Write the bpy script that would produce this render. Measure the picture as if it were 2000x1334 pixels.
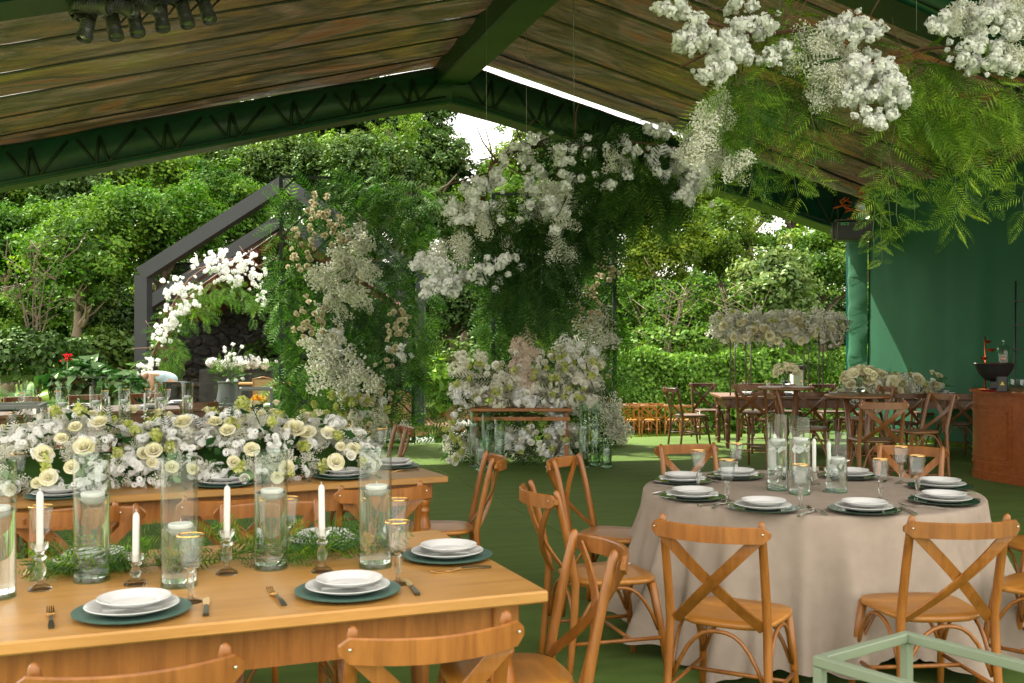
import bpy, math, random
import numpy as np
from mathutils import Vector, Matrix

random.seed(7)
rng = np.random.default_rng(11)
R = math.radians
scene = bpy.context.scene
COL = scene.collection
for o in list(bpy.data.objects):
    bpy.data.objects.remove(o)

# ------------------------------------------------------------------ camera, sky, sun, exposure
CAMZ, F = 1.55, 2050.0
cam = bpy.data.cameras.new("camera")
cam.lens, cam.sensor_width = 36.9, 36.0
cam.clip_start, cam.clip_end = 0.05, 800.0
cam.dof.use_dof = True
cam.dof.focus_distance = 9.0
cam.dof.aperture_fstop = 8.0
camo = bpy.data.objects.new("camera", cam)
camo.location = (0, 0, CAMZ)
camo.rotation_euler = (R(90), 0, 0)
COL.objects.link(camo)
scene.camera = camo

SUN_DIR = Vector((-0.50, 0.36, 0.79)).normalized()      # towards the sun
SUN_EL = math.asin(SUN_DIR.z)
SUN_ROT = math.atan2(SUN_DIR.x, SUN_DIR.y)
world = bpy.data.worlds.new("World")
scene.world = world
world.use_nodes = True
wn = world.node_tree
sky = wn.nodes.new("ShaderNodeTexSky")
sky.sky_type = 'NISHITA'
sky.sun_disc = False
sky.sun_elevation = SUN_EL
sky.sun_rotation = SUN_ROT
sky.dust_density = 6.0
sky.ozone_density = 0.6
sky.air_density = 1.0
bg = wn.nodes["Background"]
# bright broken cloud over the blue, as in the white patch of sky in view
wtc = wn.nodes.new("ShaderNodeTexCoord")
wno = wn.nodes.new("ShaderNodeTexNoise")
wno.inputs["Scale"].default_value = 2.2
wno.inputs["Detail"].default_value = 6
wn.links.new(wtc.outputs["Generated"], wno.inputs[0])
wmr = wn.nodes.new("ShaderNodeMapRange")
wmr.inputs["From Min"].default_value = 0.30
wmr.inputs["From Max"].default_value = 0.55
wmr.inputs["To Min"].default_value = 0.55
wmr.inputs["To Max"].default_value = 0.95
wn.links.new(wno.outputs[0], wmr.inputs[0])
wmx = wn.nodes.new("ShaderNodeMixRGB")
wmx.inputs[2].default_value = (6.6, 6.2, 5.4, 1)
wn.links.new(wmr.outputs[0], wmx.inputs[0])
wn.links.new(sky.outputs[0], wmx.inputs[1])
wn.links.new(wmx.outputs[0], bg.inputs[0])
bg.inputs[1].default_value = 0.15
sl = bpy.data.lights.new("sun", 'SUN')
sl.energy, sl.angle, sl.color = 3.0, R(0.6), (1.0, 0.95, 0.86)
so = bpy.data.objects.new("sun", sl)
so.rotation_euler = SUN_DIR.to_track_quat('Z', 'Y').to_euler()
so.location = (-20, 5, 40)
COL.objects.link(so)
scene.view_settings.view_transform = 'Standard'
scene.view_settings.look = 'None'
scene.view_settings.gamma = 1.0
scene.view_settings.use_curve_mapping = False
scene.view_settings.exposure = 2.05
scene.render.engine = 'CYCLES'
scene.cycles.use_denoising = True
scene.cycles.max_bounces = 10
scene.cycles.diffuse_bounces = 4
scene.cycles.transparent_max_bounces = 24
scene.cycles.transmission_bounces = 8
scene.cycles.glossy_bounces = 4
scene.cycles.sample_clamp_indirect = 6.0


def P(x, y, Y):
    return Vector(((x - 1000) * Y / F, Y, CAMZ - (y - 667) * Y / F))


def G(x, y, z=0.0):
    Y = (CAMZ - z) * F / (y - 667)
    return Vector(((x - 1000) * Y / F, Y, z))


# ------------------------------------------------------------------ materials
def newmat(name):
    m = bpy.data.materials.new(name)
    m.use_nodes = True
    nt = m.node_tree
    nt.nodes.clear()
    out = nt.nodes.new("ShaderNodeOutputMaterial")
    return m, nt, out


def N(nt, t, **kw):
    n = nt.nodes.new(t)
    for k, v in kw.items():
        if k.startswith("i_"):
            n.inputs[k[2:].replace("_", " ")].default_value = v
        else:
            setattr(n, k, v)
    return n


def col4(c):
    return (c[0], c[1], c[2], 1.0)


def ramp(nt, stops):
    r = nt.nodes.new("ShaderNodeValToRGB")
    el = r.color_ramp.elements
    el[0].position, el[0].color = stops[0][0], col4(stops[0][1])
    el[1].position, el[1].color = stops[-1][0], col4(stops[-1][1])
    for p, c in stops[1:-1]:
        e = el.new(p)
        e.color = col4(c)
    return r


def simple(name, c, rough=0.5, metal=0.0, var=0.12, scale=8.0, bump=0.0, bscale=60.0, stretch=None, spec=0.5, coat=0.0):
    m, nt, out = newmat(name)
    b = N(nt, "ShaderNodeBsdfPrincipled")
    b.inputs["Roughness"].default_value = rough
    b.inputs["Metallic"].default_value = metal
    b.inputs["Specular IOR Level"].default_value = spec
    b.inputs["Coat Weight"].default_value = coat
    tc = N(nt, "ShaderNodeTexCoord")
    mp = N(nt, "ShaderNodeMapping")
    if stretch:
        mp.inputs["Scale"].default_value = stretch
    nt.links.new(tc.outputs["Object"], mp.inputs[0])
    no = N(nt, "ShaderNodeTexNoise")
    no.inputs["Scale"].default_value = scale
    no.inputs["Detail"].default_value = 5
    nt.links.new(mp.outputs[0], no.inputs[0])
    lo = [x * (1 - var) for x in c]
    hi = [min(1, x * (1 + var)) for x in c]
    rp = ramp(nt, [(0.3, lo), (0.7, hi)])
    nt.links.new(no.outputs[0], rp.inputs[0])
    nt.links.new(rp.outputs[0], b.inputs["Base Color"])
    if bump:
        n2 = N(nt, "ShaderNodeTexNoise")
        n2.inputs["Scale"].default_value = bscale
        n2.inputs["Detail"].default_value = 4
        nt.links.new(mp.outputs[0], n2.inputs[0])
        bp = N(nt, "ShaderNodeBump")
        bp.inputs["Strength"].default_value = bump
        bp.inputs["Distance"].default_value = 0.01
        nt.links.new(n2.outputs[0], bp.inputs["Height"])
        nt.links.new(bp.outputs[0], b.inputs["Normal"])
    nt.links.new(b.outputs[0], out.inputs[0])
    return m


def wood(name, dark, light, rough=0.38, scale=3.0, axis='X', coat=0.15):
    m, nt, out = newmat(name)
    b = N(nt, "ShaderNodeBsdfPrincipled")
    b.inputs["Roughness"].default_value = rough
    b.inputs["Coat Weight"].default_value = coat
    b.inputs["Coat Roughness"].default_value = 0.25
    tc = N(nt, "ShaderNodeTexCoord")
    mp = N(nt, "ShaderNodeMapping")
    mp.inputs["Scale"].default_value = (1, 9, 9) if axis == 'X' else ((9, 9, 1) if axis == 'Z' else (9, 1, 9))
    nt.links.new(tc.outputs["Object"], mp.inputs[0])
    n1 = N(nt, "ShaderNodeTexNoise")
    n1.inputs["Scale"].default_value = scale
    n1.inputs["Detail"].default_value = 8
    n1.inputs["Roughness"].default_value = 0.65
    n1.inputs["Distortion"].default_value = 0.6
    nt.links.new(mp.outputs[0], n1.inputs[0])
    n2 = N(nt, "ShaderNodeTexNoise")
    n2.inputs["Scale"].default_value = 1.7
    n2.inputs["Detail"].default_value = 3
    nt.links.new(tc.outputs["Object"], n2.inputs[0])
    mid = [(a + c) / 2 for a, c in zip(dark, light)]
    rp = ramp(nt, [(0.28, dark), (0.5, mid), (0.72, light)])
    nt.links.new(n1.outputs[0], rp.inputs[0])
    oi = N(nt, "ShaderNodeObjectInfo")
    ad = N(nt, "ShaderNodeMath", operation='MULTIPLY_ADD')
    ad.inputs[1].default_value = 0.3
    nt.links.new(oi.outputs["Random"], ad.inputs[0])
    nt.links.new(n2.outputs[0], ad.inputs[2])
    hv = N(nt, "ShaderNodeHueSaturation")
    mr = N(nt, "ShaderNodeMapRange")
    mr.inputs["From Min"].default_value = 0.35
    mr.inputs["From Max"].default_value = 0.95
    mr.inputs["To Min"].default_value = 0.78
    mr.inputs["To Max"].default_value = 1.18
    nt.links.new(ad.outputs[0], mr.inputs[0])
    nt.links.new(mr.outputs[0], hv.inputs["Value"])
    nt.links.new(rp.outputs[0], hv.inputs["Color"])
    nt.links.new(hv.outputs[0], b.inputs["Base Color"])
    r2 = N(nt, "ShaderNodeMapRange")
    r2.inputs["To Min"].default_value = rough - 0.08
    r2.inputs["To Max"].default_value = rough + 0.16
    nt.links.new(n1.outputs[0], r2.inputs[0])
    nt.links.new(r2.outputs[0], b.inputs["Roughness"])
    bp = N(nt, "ShaderNodeBump")
    bp.inputs["Strength"].default_value = 0.12
    bp.inputs["Distance"].default_value = 0.004
    nt.links.new(n1.outputs[0], bp.inputs["Height"])
    nt.links.new(bp.outputs[0], b.inputs["Normal"])
    nt.links.new(b.outputs[0], out.inputs[0])
    return m


def leafmat(name, stops, trans=0.35, rough=0.4, gloss=0.06):
    """colour differs from leaf to leaf (each leaf is an island of the mesh) and from plant to plant"""
    m, nt, out = newmat(name)
    ge = N(nt, "ShaderNodeNewGeometry")
    rp = ramp(nt, stops)
    nt.links.new(ge.outputs["Random Per Island"], rp.inputs[0])
    oi = N(nt, "ShaderNodeObjectInfo")
    hv = N(nt, "ShaderNodeHueSaturation")
    mr = N(nt, "ShaderNodeMapRange")
    mr.inputs["To Min"].default_value = 0.75
    mr.inputs["To Max"].default_value = 1.25
    nt.links.new(oi.outputs["Random"], mr.inputs[0])
    nt.links.new(mr.outputs[0], hv.inputs["Value"])
    mh = N(nt, "ShaderNodeMapRange")
    mh.inputs["To Min"].default_value = 0.515
    mh.inputs["To Max"].default_value = 0.485
    nt.links.new(oi.outputs["Random"], mh.inputs[0])
    nt.links.new(mh.outputs[0], hv.inputs["Hue"])
    nt.links.new(rp.outputs[0], hv.inputs["Color"])
    # each sprig or clump has its own age: older ones darker, young ones lighter and yellower
    at = N(nt, "ShaderNodeAttribute", attribute_name="tint")
    tv = N(nt, "ShaderNodeHueSaturation")
    tm = N(nt, "ShaderNodeMath", operation='MULTIPLY_ADD')
    tm.inputs[1].default_value = 0.5
    tm.inputs[2].default_value = 1.0
    nt.links.new(at.outputs["Fac"], tm.inputs[0])
    nt.links.new(tm.outputs[0], tv.inputs["Value"])
    th = N(nt, "ShaderNodeMath", operation='MULTIPLY_ADD')
    th.inputs[1].default_value = -0.022
    th.inputs[2].default_value = 0.5
    nt.links.new(at.outputs["Fac"], th.inputs[0])
    nt.links.new(th.outputs[0], tv.inputs["Hue"])
    nt.links.new(hv.outputs[0], tv.inputs["Color"])
    d = N(nt, "ShaderNodeBsdfDiffuse")
    t = N(nt, "ShaderNodeBsdfTranslucent")
    g = N(nt, "ShaderNodeBsdfGlossy")
    g.inputs["Roughness"].default_value = rough
    g.inputs[0].default_value = (0.55, 0.75, 0.40, 1)
    nt.links.new(tv.outputs[0], d.inputs[0])
    br = N(nt, "ShaderNodeMixRGB", blend_type='MULTIPLY')
    br.inputs[0].default_value = 1.0
    br.inputs[2].default_value = (1.15, 1.2, 0.5, 1)
    nt.links.new(tv.outputs[0], br.inputs[1])
    nt.links.new(br.outputs[0], t.inputs[0])
    m1 = N(nt, "ShaderNodeMixShader")
    m1.inputs[0].default_value = trans
    nt.links.new(d.outputs[0], m1.inputs[1])
    nt.links.new(t.outputs[0], m1.inputs[2])
    m2 = N(nt, "ShaderNodeMixShader")
    m2.inputs[0].default_value = gloss
    nt.links.new(m1.outputs[0], m2.inputs[1])
    nt.links.new(g.outputs[0], m2.inputs[2])
    nt.links.new(m2.outputs[0], out.inputs[0])
    return m


def petalmat(name, stops, trans=0.3):
    m, nt, out = newmat(name)
    ge = N(nt, "ShaderNodeNewGeometry")
    rp = ramp(nt, stops)
    nt.links.new(ge.outputs["Random Per Island"], rp.inputs[0])
    d = N(nt, "ShaderNodeBsdfDiffuse")
    t = N(nt, "ShaderNodeBsdfTranslucent")
    nt.links.new(rp.outputs[0], d.inputs[0])
    nt.links.new(rp.outputs[0], t.inputs[0])
    m1 = N(nt, "ShaderNodeMixShader")
    m1.inputs[0].default_value = trans
    nt.links.new(d.outputs[0], m1.inputs[1])
    nt.links.new(t.outputs[0], m1.inputs[2])
    nt.links.new(m1.outputs[0], out.inputs[0])
    return m


def thinglass(name, tint, ior=1.45, rough=0.02):
    m, nt, out = newmat(name)
    t = N(nt, "ShaderNodeBsdfTransparent")
    t.inputs[0].default_value = col4(tint)
    g = N(nt, "ShaderNodeBsdfGlossy")
    g.inputs["Roughness"].default_value = rough
    lw = N(nt, "ShaderNodeLayerWeight")
    pw = N(nt, "ShaderNodeMath", operation='POWER')
    pw.inputs[1].default_value = 4.0
    nt.links.new(lw.outputs["Facing"], pw.inputs[0])
    r0 = ((ior - 1) / (ior + 1)) ** 2
    fr = N(nt, "ShaderNodeMath", operation='MULTIPLY_ADD')
    fr.inputs[1].default_value = 0.75
    fr.inputs[2].default_value = r0
    nt.links.new(pw.outputs[0], fr.inputs[0])
    mx = N(nt, "ShaderNodeMixShader")
    nt.links.new(fr.outputs[0], mx.inputs[0])
    nt.links.new(t.outputs[0], mx.inputs[1])
    nt.links.new(g.outputs[0], mx.inputs[2])
    nt.links.new(mx.outputs[0], out.inputs[0])
    return m


def realglass(name, tint, ior, clear=0.3):
    m, nt, out = newmat(name)
    b = N(nt, "ShaderNodeBsdfGlass")
    b.inputs["Color"].default_value = col4(tint)
    b.inputs["Roughness"].default_value = 0.0
    b.inputs["IOR"].default_value = ior
    tr = N(nt, "ShaderNodeBsdfTransparent")
    tr.inputs[0].default_value = col4(tint)
    mx = N(nt, "ShaderNodeMixShader")
    mx.inputs[0].default_value = clear
    nt.links.new(b.outputs[0], mx.inputs[1])
    nt.links.new(tr.outputs[0], mx.inputs[2])
    nt.links.new(mx.outputs[0], out.inputs[0])
    return m


M = {}
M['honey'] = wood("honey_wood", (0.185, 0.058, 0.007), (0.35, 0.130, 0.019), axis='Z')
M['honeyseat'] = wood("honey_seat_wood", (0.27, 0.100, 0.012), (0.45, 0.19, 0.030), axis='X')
M['dark'] = wood("dark_brown_wood", (0.085, 0.030, 0.010), (0.17, 0.065, 0.022), axis='Z')
M['darkseat'] = wood("dark_seat_wood", (0.08, 0.034, 0.016), (0.15, 0.07, 0.032), axis='X')
M['mid'] = wood("mid_brown_wood", (0.12, 0.043, 0.011), (0.22, 0.088, 0.025), axis='Z')
M['midseat'] = wood("mid_seat_wood", (0.12, 0.05, 0.015), (0.22, 0.10, 0.035), axis='X')
M['table'] = wood("honey_table_wood", (0.31, 0.145, 0.030), (0.46, 0.242, 0.068), scale=2.2, rough=0.42)
M['tablered'] = wood("brown_table_wood", (0.13, 0.055, 0.02), (0.25, 0.12, 0.055), scale=2.2)
M['bar'] = wood("cherry_bar_wood", (0.20, 0.045, 0.009), (0.34, 0.092, 0.020), scale=2.0, rough=0.3)
M['screw'] = simple("steel_screw", (0.6, 0.57, 0.5), 0.3, 1.0)
M['white'] = simple("white_porcelain", (0.60, 0.60, 0.60), 0.16, var=0.02, spec=0.6)
M['sage'] = simple("sage_green_charger", (0.050, 0.110, 0.088), 0.45, var=0.08, scale=30)
M['mirror'] = simple("dark_green_glass_charger", (0.02, 0.045, 0.03), 0.06, var=0.1, spec=0.9)
M['gold'] = simple("gold_rim", (0.85, 0.52, 0.16), 0.22, 1.0, var=0.05)
M['silver'] = simple("steel_cutlery", (0.72, 0.71, 0.68), 0.2, 1.0, var=0.05)
M['handle'] = simple("dark_cutlery_handle", (0.09, 0.085, 0.05), 0.3, 0.8)
M['glass'] = thinglass("clear_vase_glass", (0.955, 0.975, 0.965))
M['glassbase'] = thinglass("green_tinted_glass_base", (0.70, 0.86, 0.80), 1.6)
M['floorglass'] = thinglass("greenish_vase_glass", (0.86, 0.94, 0.89), 1.5)
M['crystal'] = realglass("clear_crystal", (0.985, 0.99, 0.985), 1.45, 0.45)
M['bowl'] = thinglass("ribbed_goblet_glass", (0.965, 0.975, 0.975), 1.6, 0.06)
M['water'] = realglass("water", (0.985, 0.995, 0.99), 1.33, 0.0)
M['pane'] = thinglass("balustrade_glass", (0.93, 0.965, 0.95))
M['wax'] = simple("white_wax", (0.62, 0.61, 0.58), 0.5, var=0.03)
M['linen'] = simple("beige_linen", (0.300, 0.243, 0.200), 0.9, var=0.07, scale=14, bump=0.25, bscale=420, spec=0.15)
M['greenfab'] = simple("dark_green_fabric", (0.004, 0.052, 0.038), 0.25, var=0.2, scale=3, bump=0.15, bscale=25, spec=0.45)
M['greenwall'] = simple("green_curtain_fabric", (0.013, 0.080, 0.036), 0.75, var=0.12, scale=1.2, bump=0.1, bscale=40, spec=0.25)
M['greenbeam'] = simple("green_beam_fabric", (0.008, 0.040, 0.014), 0.5, var=0.2, scale=2)
M['blackmetal'] = simple("black_metal", (0.018, 0.018, 0.018), 0.4, 0.3)
M['bar_black'] = simple("black_plastic", (0.014, 0.014, 0.015), 0.45)
M['greymetal'] = simple("grey_lamp_metal", (0.10, 0.10, 0.10), 0.45, 0.5)
M['anthracite'] = simple("anthracite_steel", (0.022, 0.023, 0.028), 0.45, 0.2, var=0.1, scale=2)
M['lattice'] = simple("dark_green_lattice", (0.003, 0.022, 0.016), 0.5)
M['celadon'] = simple("pale_green_painted_steel", (0.17, 0.205, 0.145), 0.4, var=0.05)
M['greysteel'] = simple("grey_green_steel", (0.13, 0.15, 0.13), 0.4, var=0.08)
M['bronze'] = simple("bronze_post", (0.12, 0.10, 0.075), 0.4, 0.4)
M['copper'] = simple("copper", (0.80, 0.23, 0.09), 0.22, 1.0, var=0.1)
M['stone'] = simple("dark_stone", (0.022, 0.021, 0.020), 0.8, var=0.5, scale=6, bump=0.6, bscale=20)
M['tile'] = simple("terracotta_tile", (0.11, 0.036, 0.02), 0.8, var=0.3, scale=4)
M['deck'] = wood("deck_wood", (0.16, 0.075, 0.035), (0.30, 0.15, 0.07), rough=0.6)
M['pot'] = simple("grey_planter", (0.060, 0.063, 0.068), 0.55, var=0.1)
M['twig'] = simple("brown_twig", (0.12, 0.055, 0.03), 0.8, var=0.3, scale=20)
M['bark'] = simple("pale_bark", (0.22, 0.17, 0.12), 0.9, var=0.35, scale=5, bump=0.6, bscale=15, stretch=(1, 1, 0.3))
M['bark2'] = simple("brown_bark", (0.10, 0.075, 0.05), 0.9, var=0.35, scale=5, bump=0.6, bscale=15, stretch=(1, 1, 0.3))
M['skin'] = simple("skin", (0.42, 0.22, 0.14), 0.5, var=0.05)
M['shirt'] = simple("pale_blue_shirt", (0.42, 0.50, 0.60), 0.85, var=0.08, scale=20)
M['trouser'] = simple("dark_trousers", (0.02, 0.02, 0.025), 0.85)
M['hair'] = simple("dark_hair", (0.02, 0.014, 0.01), 0.6)
M['cane'] = simple("cane_weave", (0.30, 0.17, 0.075), 0.7, var=0.25, scale=60)
M['cushion'] = simple("white_cushion", (0.7, 0.68, 0.64), 0.9, var=0.05)
M['wire'] = simple("hanging_wire", (0.3, 0.3, 0.28), 0.4, 0.6)
M['cable'] = simple("orange_cable", (0.75, 0.12, 0.02), 0.5)
M['cream'] = petalmat("cream_rose_petal", [(0, (0.70, 0.66, 0.36)), (0.5, (0.82, 0.78, 0.54)), (1, (0.84, 0.81, 0.66))])
M['blush'] = petalmat("blush_petal", [(0, (0.62, 0.47, 0.37)), (0.5, (0.74, 0.62, 0.52)), (1, (0.80, 0.73, 0.65))])
M['petal'] = petalmat("white_petal", [(0, (0.80, 0.81, 0.81)), (0.5, (0.87, 0.87, 0.86)), (1, (0.84, 0.84, 0.80))], 0.2)
M['tiny'] = petalmat("tiny_white_bloom", [(0, (0.66, 0.67, 0.46)), (0.4, (0.82, 0.82, 0.70)), (1, (0.87, 0.87, 0.82))], 0.12)
M['hyd'] = petalmat("hydrangea_petal", [(0, (0.68, 0.68, 0.46)), (0.4, (0.82, 0.80, 0.69)), (1, (0.86, 0.85, 0.82))])
M['lime'] = petalmat("lime_green_petal", [(0, (0.40, 0.46, 0.08)), (0.5, (0.58, 0.62, 0.20)), (1, (0.68, 0.70, 0.36))])
M['tanrose'] = petalmat("tan_spray_rose", [(0, (0.46, 0.37, 0.20)), (0.5, (0.64, 0.56, 0.38)), (1, (0.70, 0.66, 0.48))])
M['daisyeye'] = simple("yellow_green_eye", (0.35, 0.33, 0.05), 0.8)
M['red'] = petalmat("red_bract", [(0, (0.45, 0.01, 0.02)), (1, (0.6, 0.02, 0.03))])
M['orangefl'] = petalmat("orange_yellow_bloom", [(0, (0.7, 0.10, 0.02)), (0.5, (0.75, 0.35, 0.03)), (1, (0.5, 0.6, 0.1))])
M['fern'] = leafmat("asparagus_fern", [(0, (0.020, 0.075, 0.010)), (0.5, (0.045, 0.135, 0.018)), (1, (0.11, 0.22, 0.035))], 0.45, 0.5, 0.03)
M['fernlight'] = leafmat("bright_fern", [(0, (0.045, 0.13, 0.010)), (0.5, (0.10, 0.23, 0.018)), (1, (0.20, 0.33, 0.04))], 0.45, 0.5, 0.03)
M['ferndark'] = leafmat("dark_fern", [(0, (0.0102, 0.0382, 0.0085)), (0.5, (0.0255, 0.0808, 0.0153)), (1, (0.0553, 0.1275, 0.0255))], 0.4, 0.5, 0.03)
M['leafdk'] = leafmat("rose_leaf", [(0, (0.0096, 0.0400, 0.0096)), (1, (0.0320, 0.0960, 0.0240))], 0.25, 0.3, 0.10)
M['stem'] = simple("green_stem", (0.08, 0.13, 0.04), 0.6)
M['tr_mid'] = leafmat("mid_green_leaves", [(0, (0.0260, 0.0775, 0.0055)), (0.5, (0.0585, 0.1413, 0.0110)), (1, (0.1274, 0.2250, 0.0220))], 0.42, 0.5, 0.035)
M['tr_yel'] = leafmat("yellow_green_leaves", [(0, (0.036, 0.080, 0.0055)), (0.5, (0.072, 0.135, 0.0095)), (1, (0.135, 0.195, 0.0175))], 0.45, 0.5, 0.03)
M['tr_dark'] = leafmat("dark_green_leaves", [(0, (0.0140, 0.0375, 0.0058)), (0.5, (0.0300, 0.0715, 0.0089)), (1, (0.0601, 0.1029, 0.0140))], 0.32, 0.45, 0.05)
M['tr_blue'] = leafmat("silvery_green_leaves", [(0, (0.0328, 0.0731, 0.0153)), (0.5, (0.0710, 0.1268, 0.0312)), (1, (0.1310, 0.1755, 0.0554))], 0.35, 0.4, 0.06)
M['hedge'] = leafmat("hedge_leaves", [(0, (0.0618, 0.1425, 0.0105)), (0.5, (0.1358, 0.2612, 0.0230)), (1, (0.2717, 0.4037, 0.0523))], 0.4, 0.45, 0.04)
M['grass'] = leafmat("lawn_grass", [(0, (0.0480, 0.1040, 0.0096)), (1, (0.1280, 0.1920, 0.0240))], 0.4, 0.5, 0.03)


def carpetmat():
    m, nt, out = newmat("green_carpet")
    b = N(nt, "ShaderNodeBsdfPrincipled")
    b.inputs["Roughness"].default_value = 0.95
    b.inputs["Specular IOR Level"].default_value = 0.1
    b.inputs["Sheen Weight"].default_value = 0.0
    tc = N(nt, "ShaderNodeTexCoord")
    n1 = N(nt, "ShaderNodeTexNoise")
    n1.inputs["Scale"].default_value = 220
    n1.inputs["Detail"].default_value = 4
    nt.links.new(tc.outputs["Object"], n1.inputs[0])
    mp = N(nt, "ShaderNodeMapping")
    mp.inputs["Scale"].default_value = (0.8, 5, 1)
    nt.links.new(tc.outputs["Object"], mp.inputs[0])
    n2 = N(nt, "ShaderNodeTexNoise")
    n2.inputs["Scale"].default_value = 1.6
    n2.inputs["Detail"].default_value = 5
    nt.links.new(mp.outputs[0], n2.inputs[0])
    ad = N(nt, "ShaderNodeMath", operation='MULTIPLY_ADD')
    ad.inputs[1].default_value = 0.7
    nt.links.new(n1.outputs[0], ad.inputs[0])
    nt.links.new(n2.outputs[0], ad.inputs[2])
    rp = ramp(nt, [(0.45, (0.064, 0.110, 0.024)), (0.72, (0.077, 0.127, 0.028)), (1.0, (0.098, 0.152, 0.036))])
    nt.links.new(ad.outputs[0], rp.inputs[0])
    nt.links.new(rp.outputs[0], b.inputs["Base Color"])
    bp = N(nt, "ShaderNodeBump")
    bp.inputs["Strength"].default_value = 0.22
    bp.inputs["Distance"].default_value = 0.004
    nt.links.new(ad.outputs[0], bp.inputs["Height"])
    nt.links.new(bp.outputs[0], b.inputs["Normal"])
    nt.links.new(b.outputs[0], out.inputs[0])
    return m


def roofmat():
    m, nt, out = newmat("reflection_toned_roof")
    tc = N(nt, "ShaderNodeTexCoord")
    mp = N(nt, "ShaderNodeMapping")
    mp.inputs["Scale"].default_value = (0.35, 0.9, 1)
    nt.links.new(tc.outputs["Object"], mp.inputs[0])
    n1 = N(nt, "ShaderNodeTexNoise")
    n1.inputs["Scale"].default_value = 1.3
    n1.inputs["Detail"].default_value = 4
    n1.inputs["Distortion"].default_value = 1.2
    nt.links.new(mp.outputs[0], n1.inputs[0])
    mp2 = N(nt, "ShaderNodeMapping")
    mp2.inputs["Scale"].default_value = (0.25, 4.5, 1)
    nt.links.new(tc.outputs["Object"], mp2.inputs[0])
    n2 = N(nt, "ShaderNodeTexNoise")
    n2.inputs["Scale"].default_value = 2.2
    n2.inputs["Detail"].default_value = 6
    n2.inputs["Roughness"].default_value = 0.65
    nt.links.new(mp2.outputs[0], n2.inputs[0])
    r1 = ramp(nt, [(0.30, (0.046, 0.039, 0.005)), (0.40, (0.046, 0.026, 0.008)), (0.50, (0.017, 0.012, 0.006)),
                   (0.58, (0.046, 0.031, 0.017)), (0.66, (0.062, 0.022, 0.007)), (0.75, (0.028, 0.020, 0.008))])  # olive, rust and tan blotches put garden reflections into the colour
    nt.links.new(n1.outputs[0], r1.inputs[0])
    r2 = ramp(nt, [(0.32, (0.25, 0.25, 0.25)), (0.66, (1.35, 1.35, 1.35))])  # streaks along the strip paint its highlights into the colour
    nt.links.new(n2.outputs[0], r2.inputs[0])
    mu = N(nt, "ShaderNodeMixRGB", blend_type='MULTIPLY')
    mu.inputs[0].default_value = 0.85
    nt.links.new(r1.outputs[0], mu.inputs[1])
    nt.links.new(r2.outputs[0], mu.inputs[2])
    b = N(nt, "ShaderNodeBsdfPrincipled")
    b.inputs["Roughness"].default_value = 0.24
    b.inputs["Coat Weight"].default_value = 1.0
    b.inputs["Coat Roughness"].default_value = 0.12
    b.inputs["Specular IOR Level"].default_value = 0.7
    nt.links.new(mu.outputs[0], b.inputs["Base Color"])
    mp3 = N(nt, "ShaderNodeMapping")
    mp3.inputs["Scale"].default_value = (1.0, 3.0, 1)
    nt.links.new(tc.outputs["Object"], mp3.inputs[0])
    n3 = N(nt, "ShaderNodeTexNoise")
    n3.inputs["Scale"].default_value = 5.0
    n3.inputs["Detail"].default_value = 6
    n3.inputs["Roughness"].default_value = 0.6
    n3.inputs["Distortion"].default_value = 0.8
    nt.links.new(mp3.outputs[0], n3.inputs[0])
    bp = N(nt, "ShaderNodeBump")
    bp.inputs["Strength"].default_value = 0.8
    bp.inputs["Distance"].default_value = 0.06
    nt.links.new(n3.outputs[0], bp.inputs["Height"])
    nt.links.new(bp.outputs[0], b.inputs["Normal"])
    nt.links.new(bp.outputs[0], b.inputs["Coat Normal"])
    t = N(nt, "ShaderNodeBsdfTranslucent")
    nt.links.new(mu.outputs[0], t.inputs[0])
    mx = N(nt, "ShaderNodeMixShader")
    mx.inputs[0].default_value = 0.24
    nt.links.new(b.outputs[0], mx.inputs[1])
    nt.links.new(t.outputs[0], mx.inputs[2])
    nt.links.new(mx.outputs[0], out.inputs[0])
    return m


def lawnmat():
    return simple("lawn_soil_green", (0.075, 0.125, 0.012), 0.95, var=0.5, scale=1.5, bump=0.5, bscale=30, spec=0.1)


M['carpet'] = carpetmat()
M['roof'] = roofmat()
M['lawn'] = lawnmat()

# ------------------------------------------------------------------ mesh helpers


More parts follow.
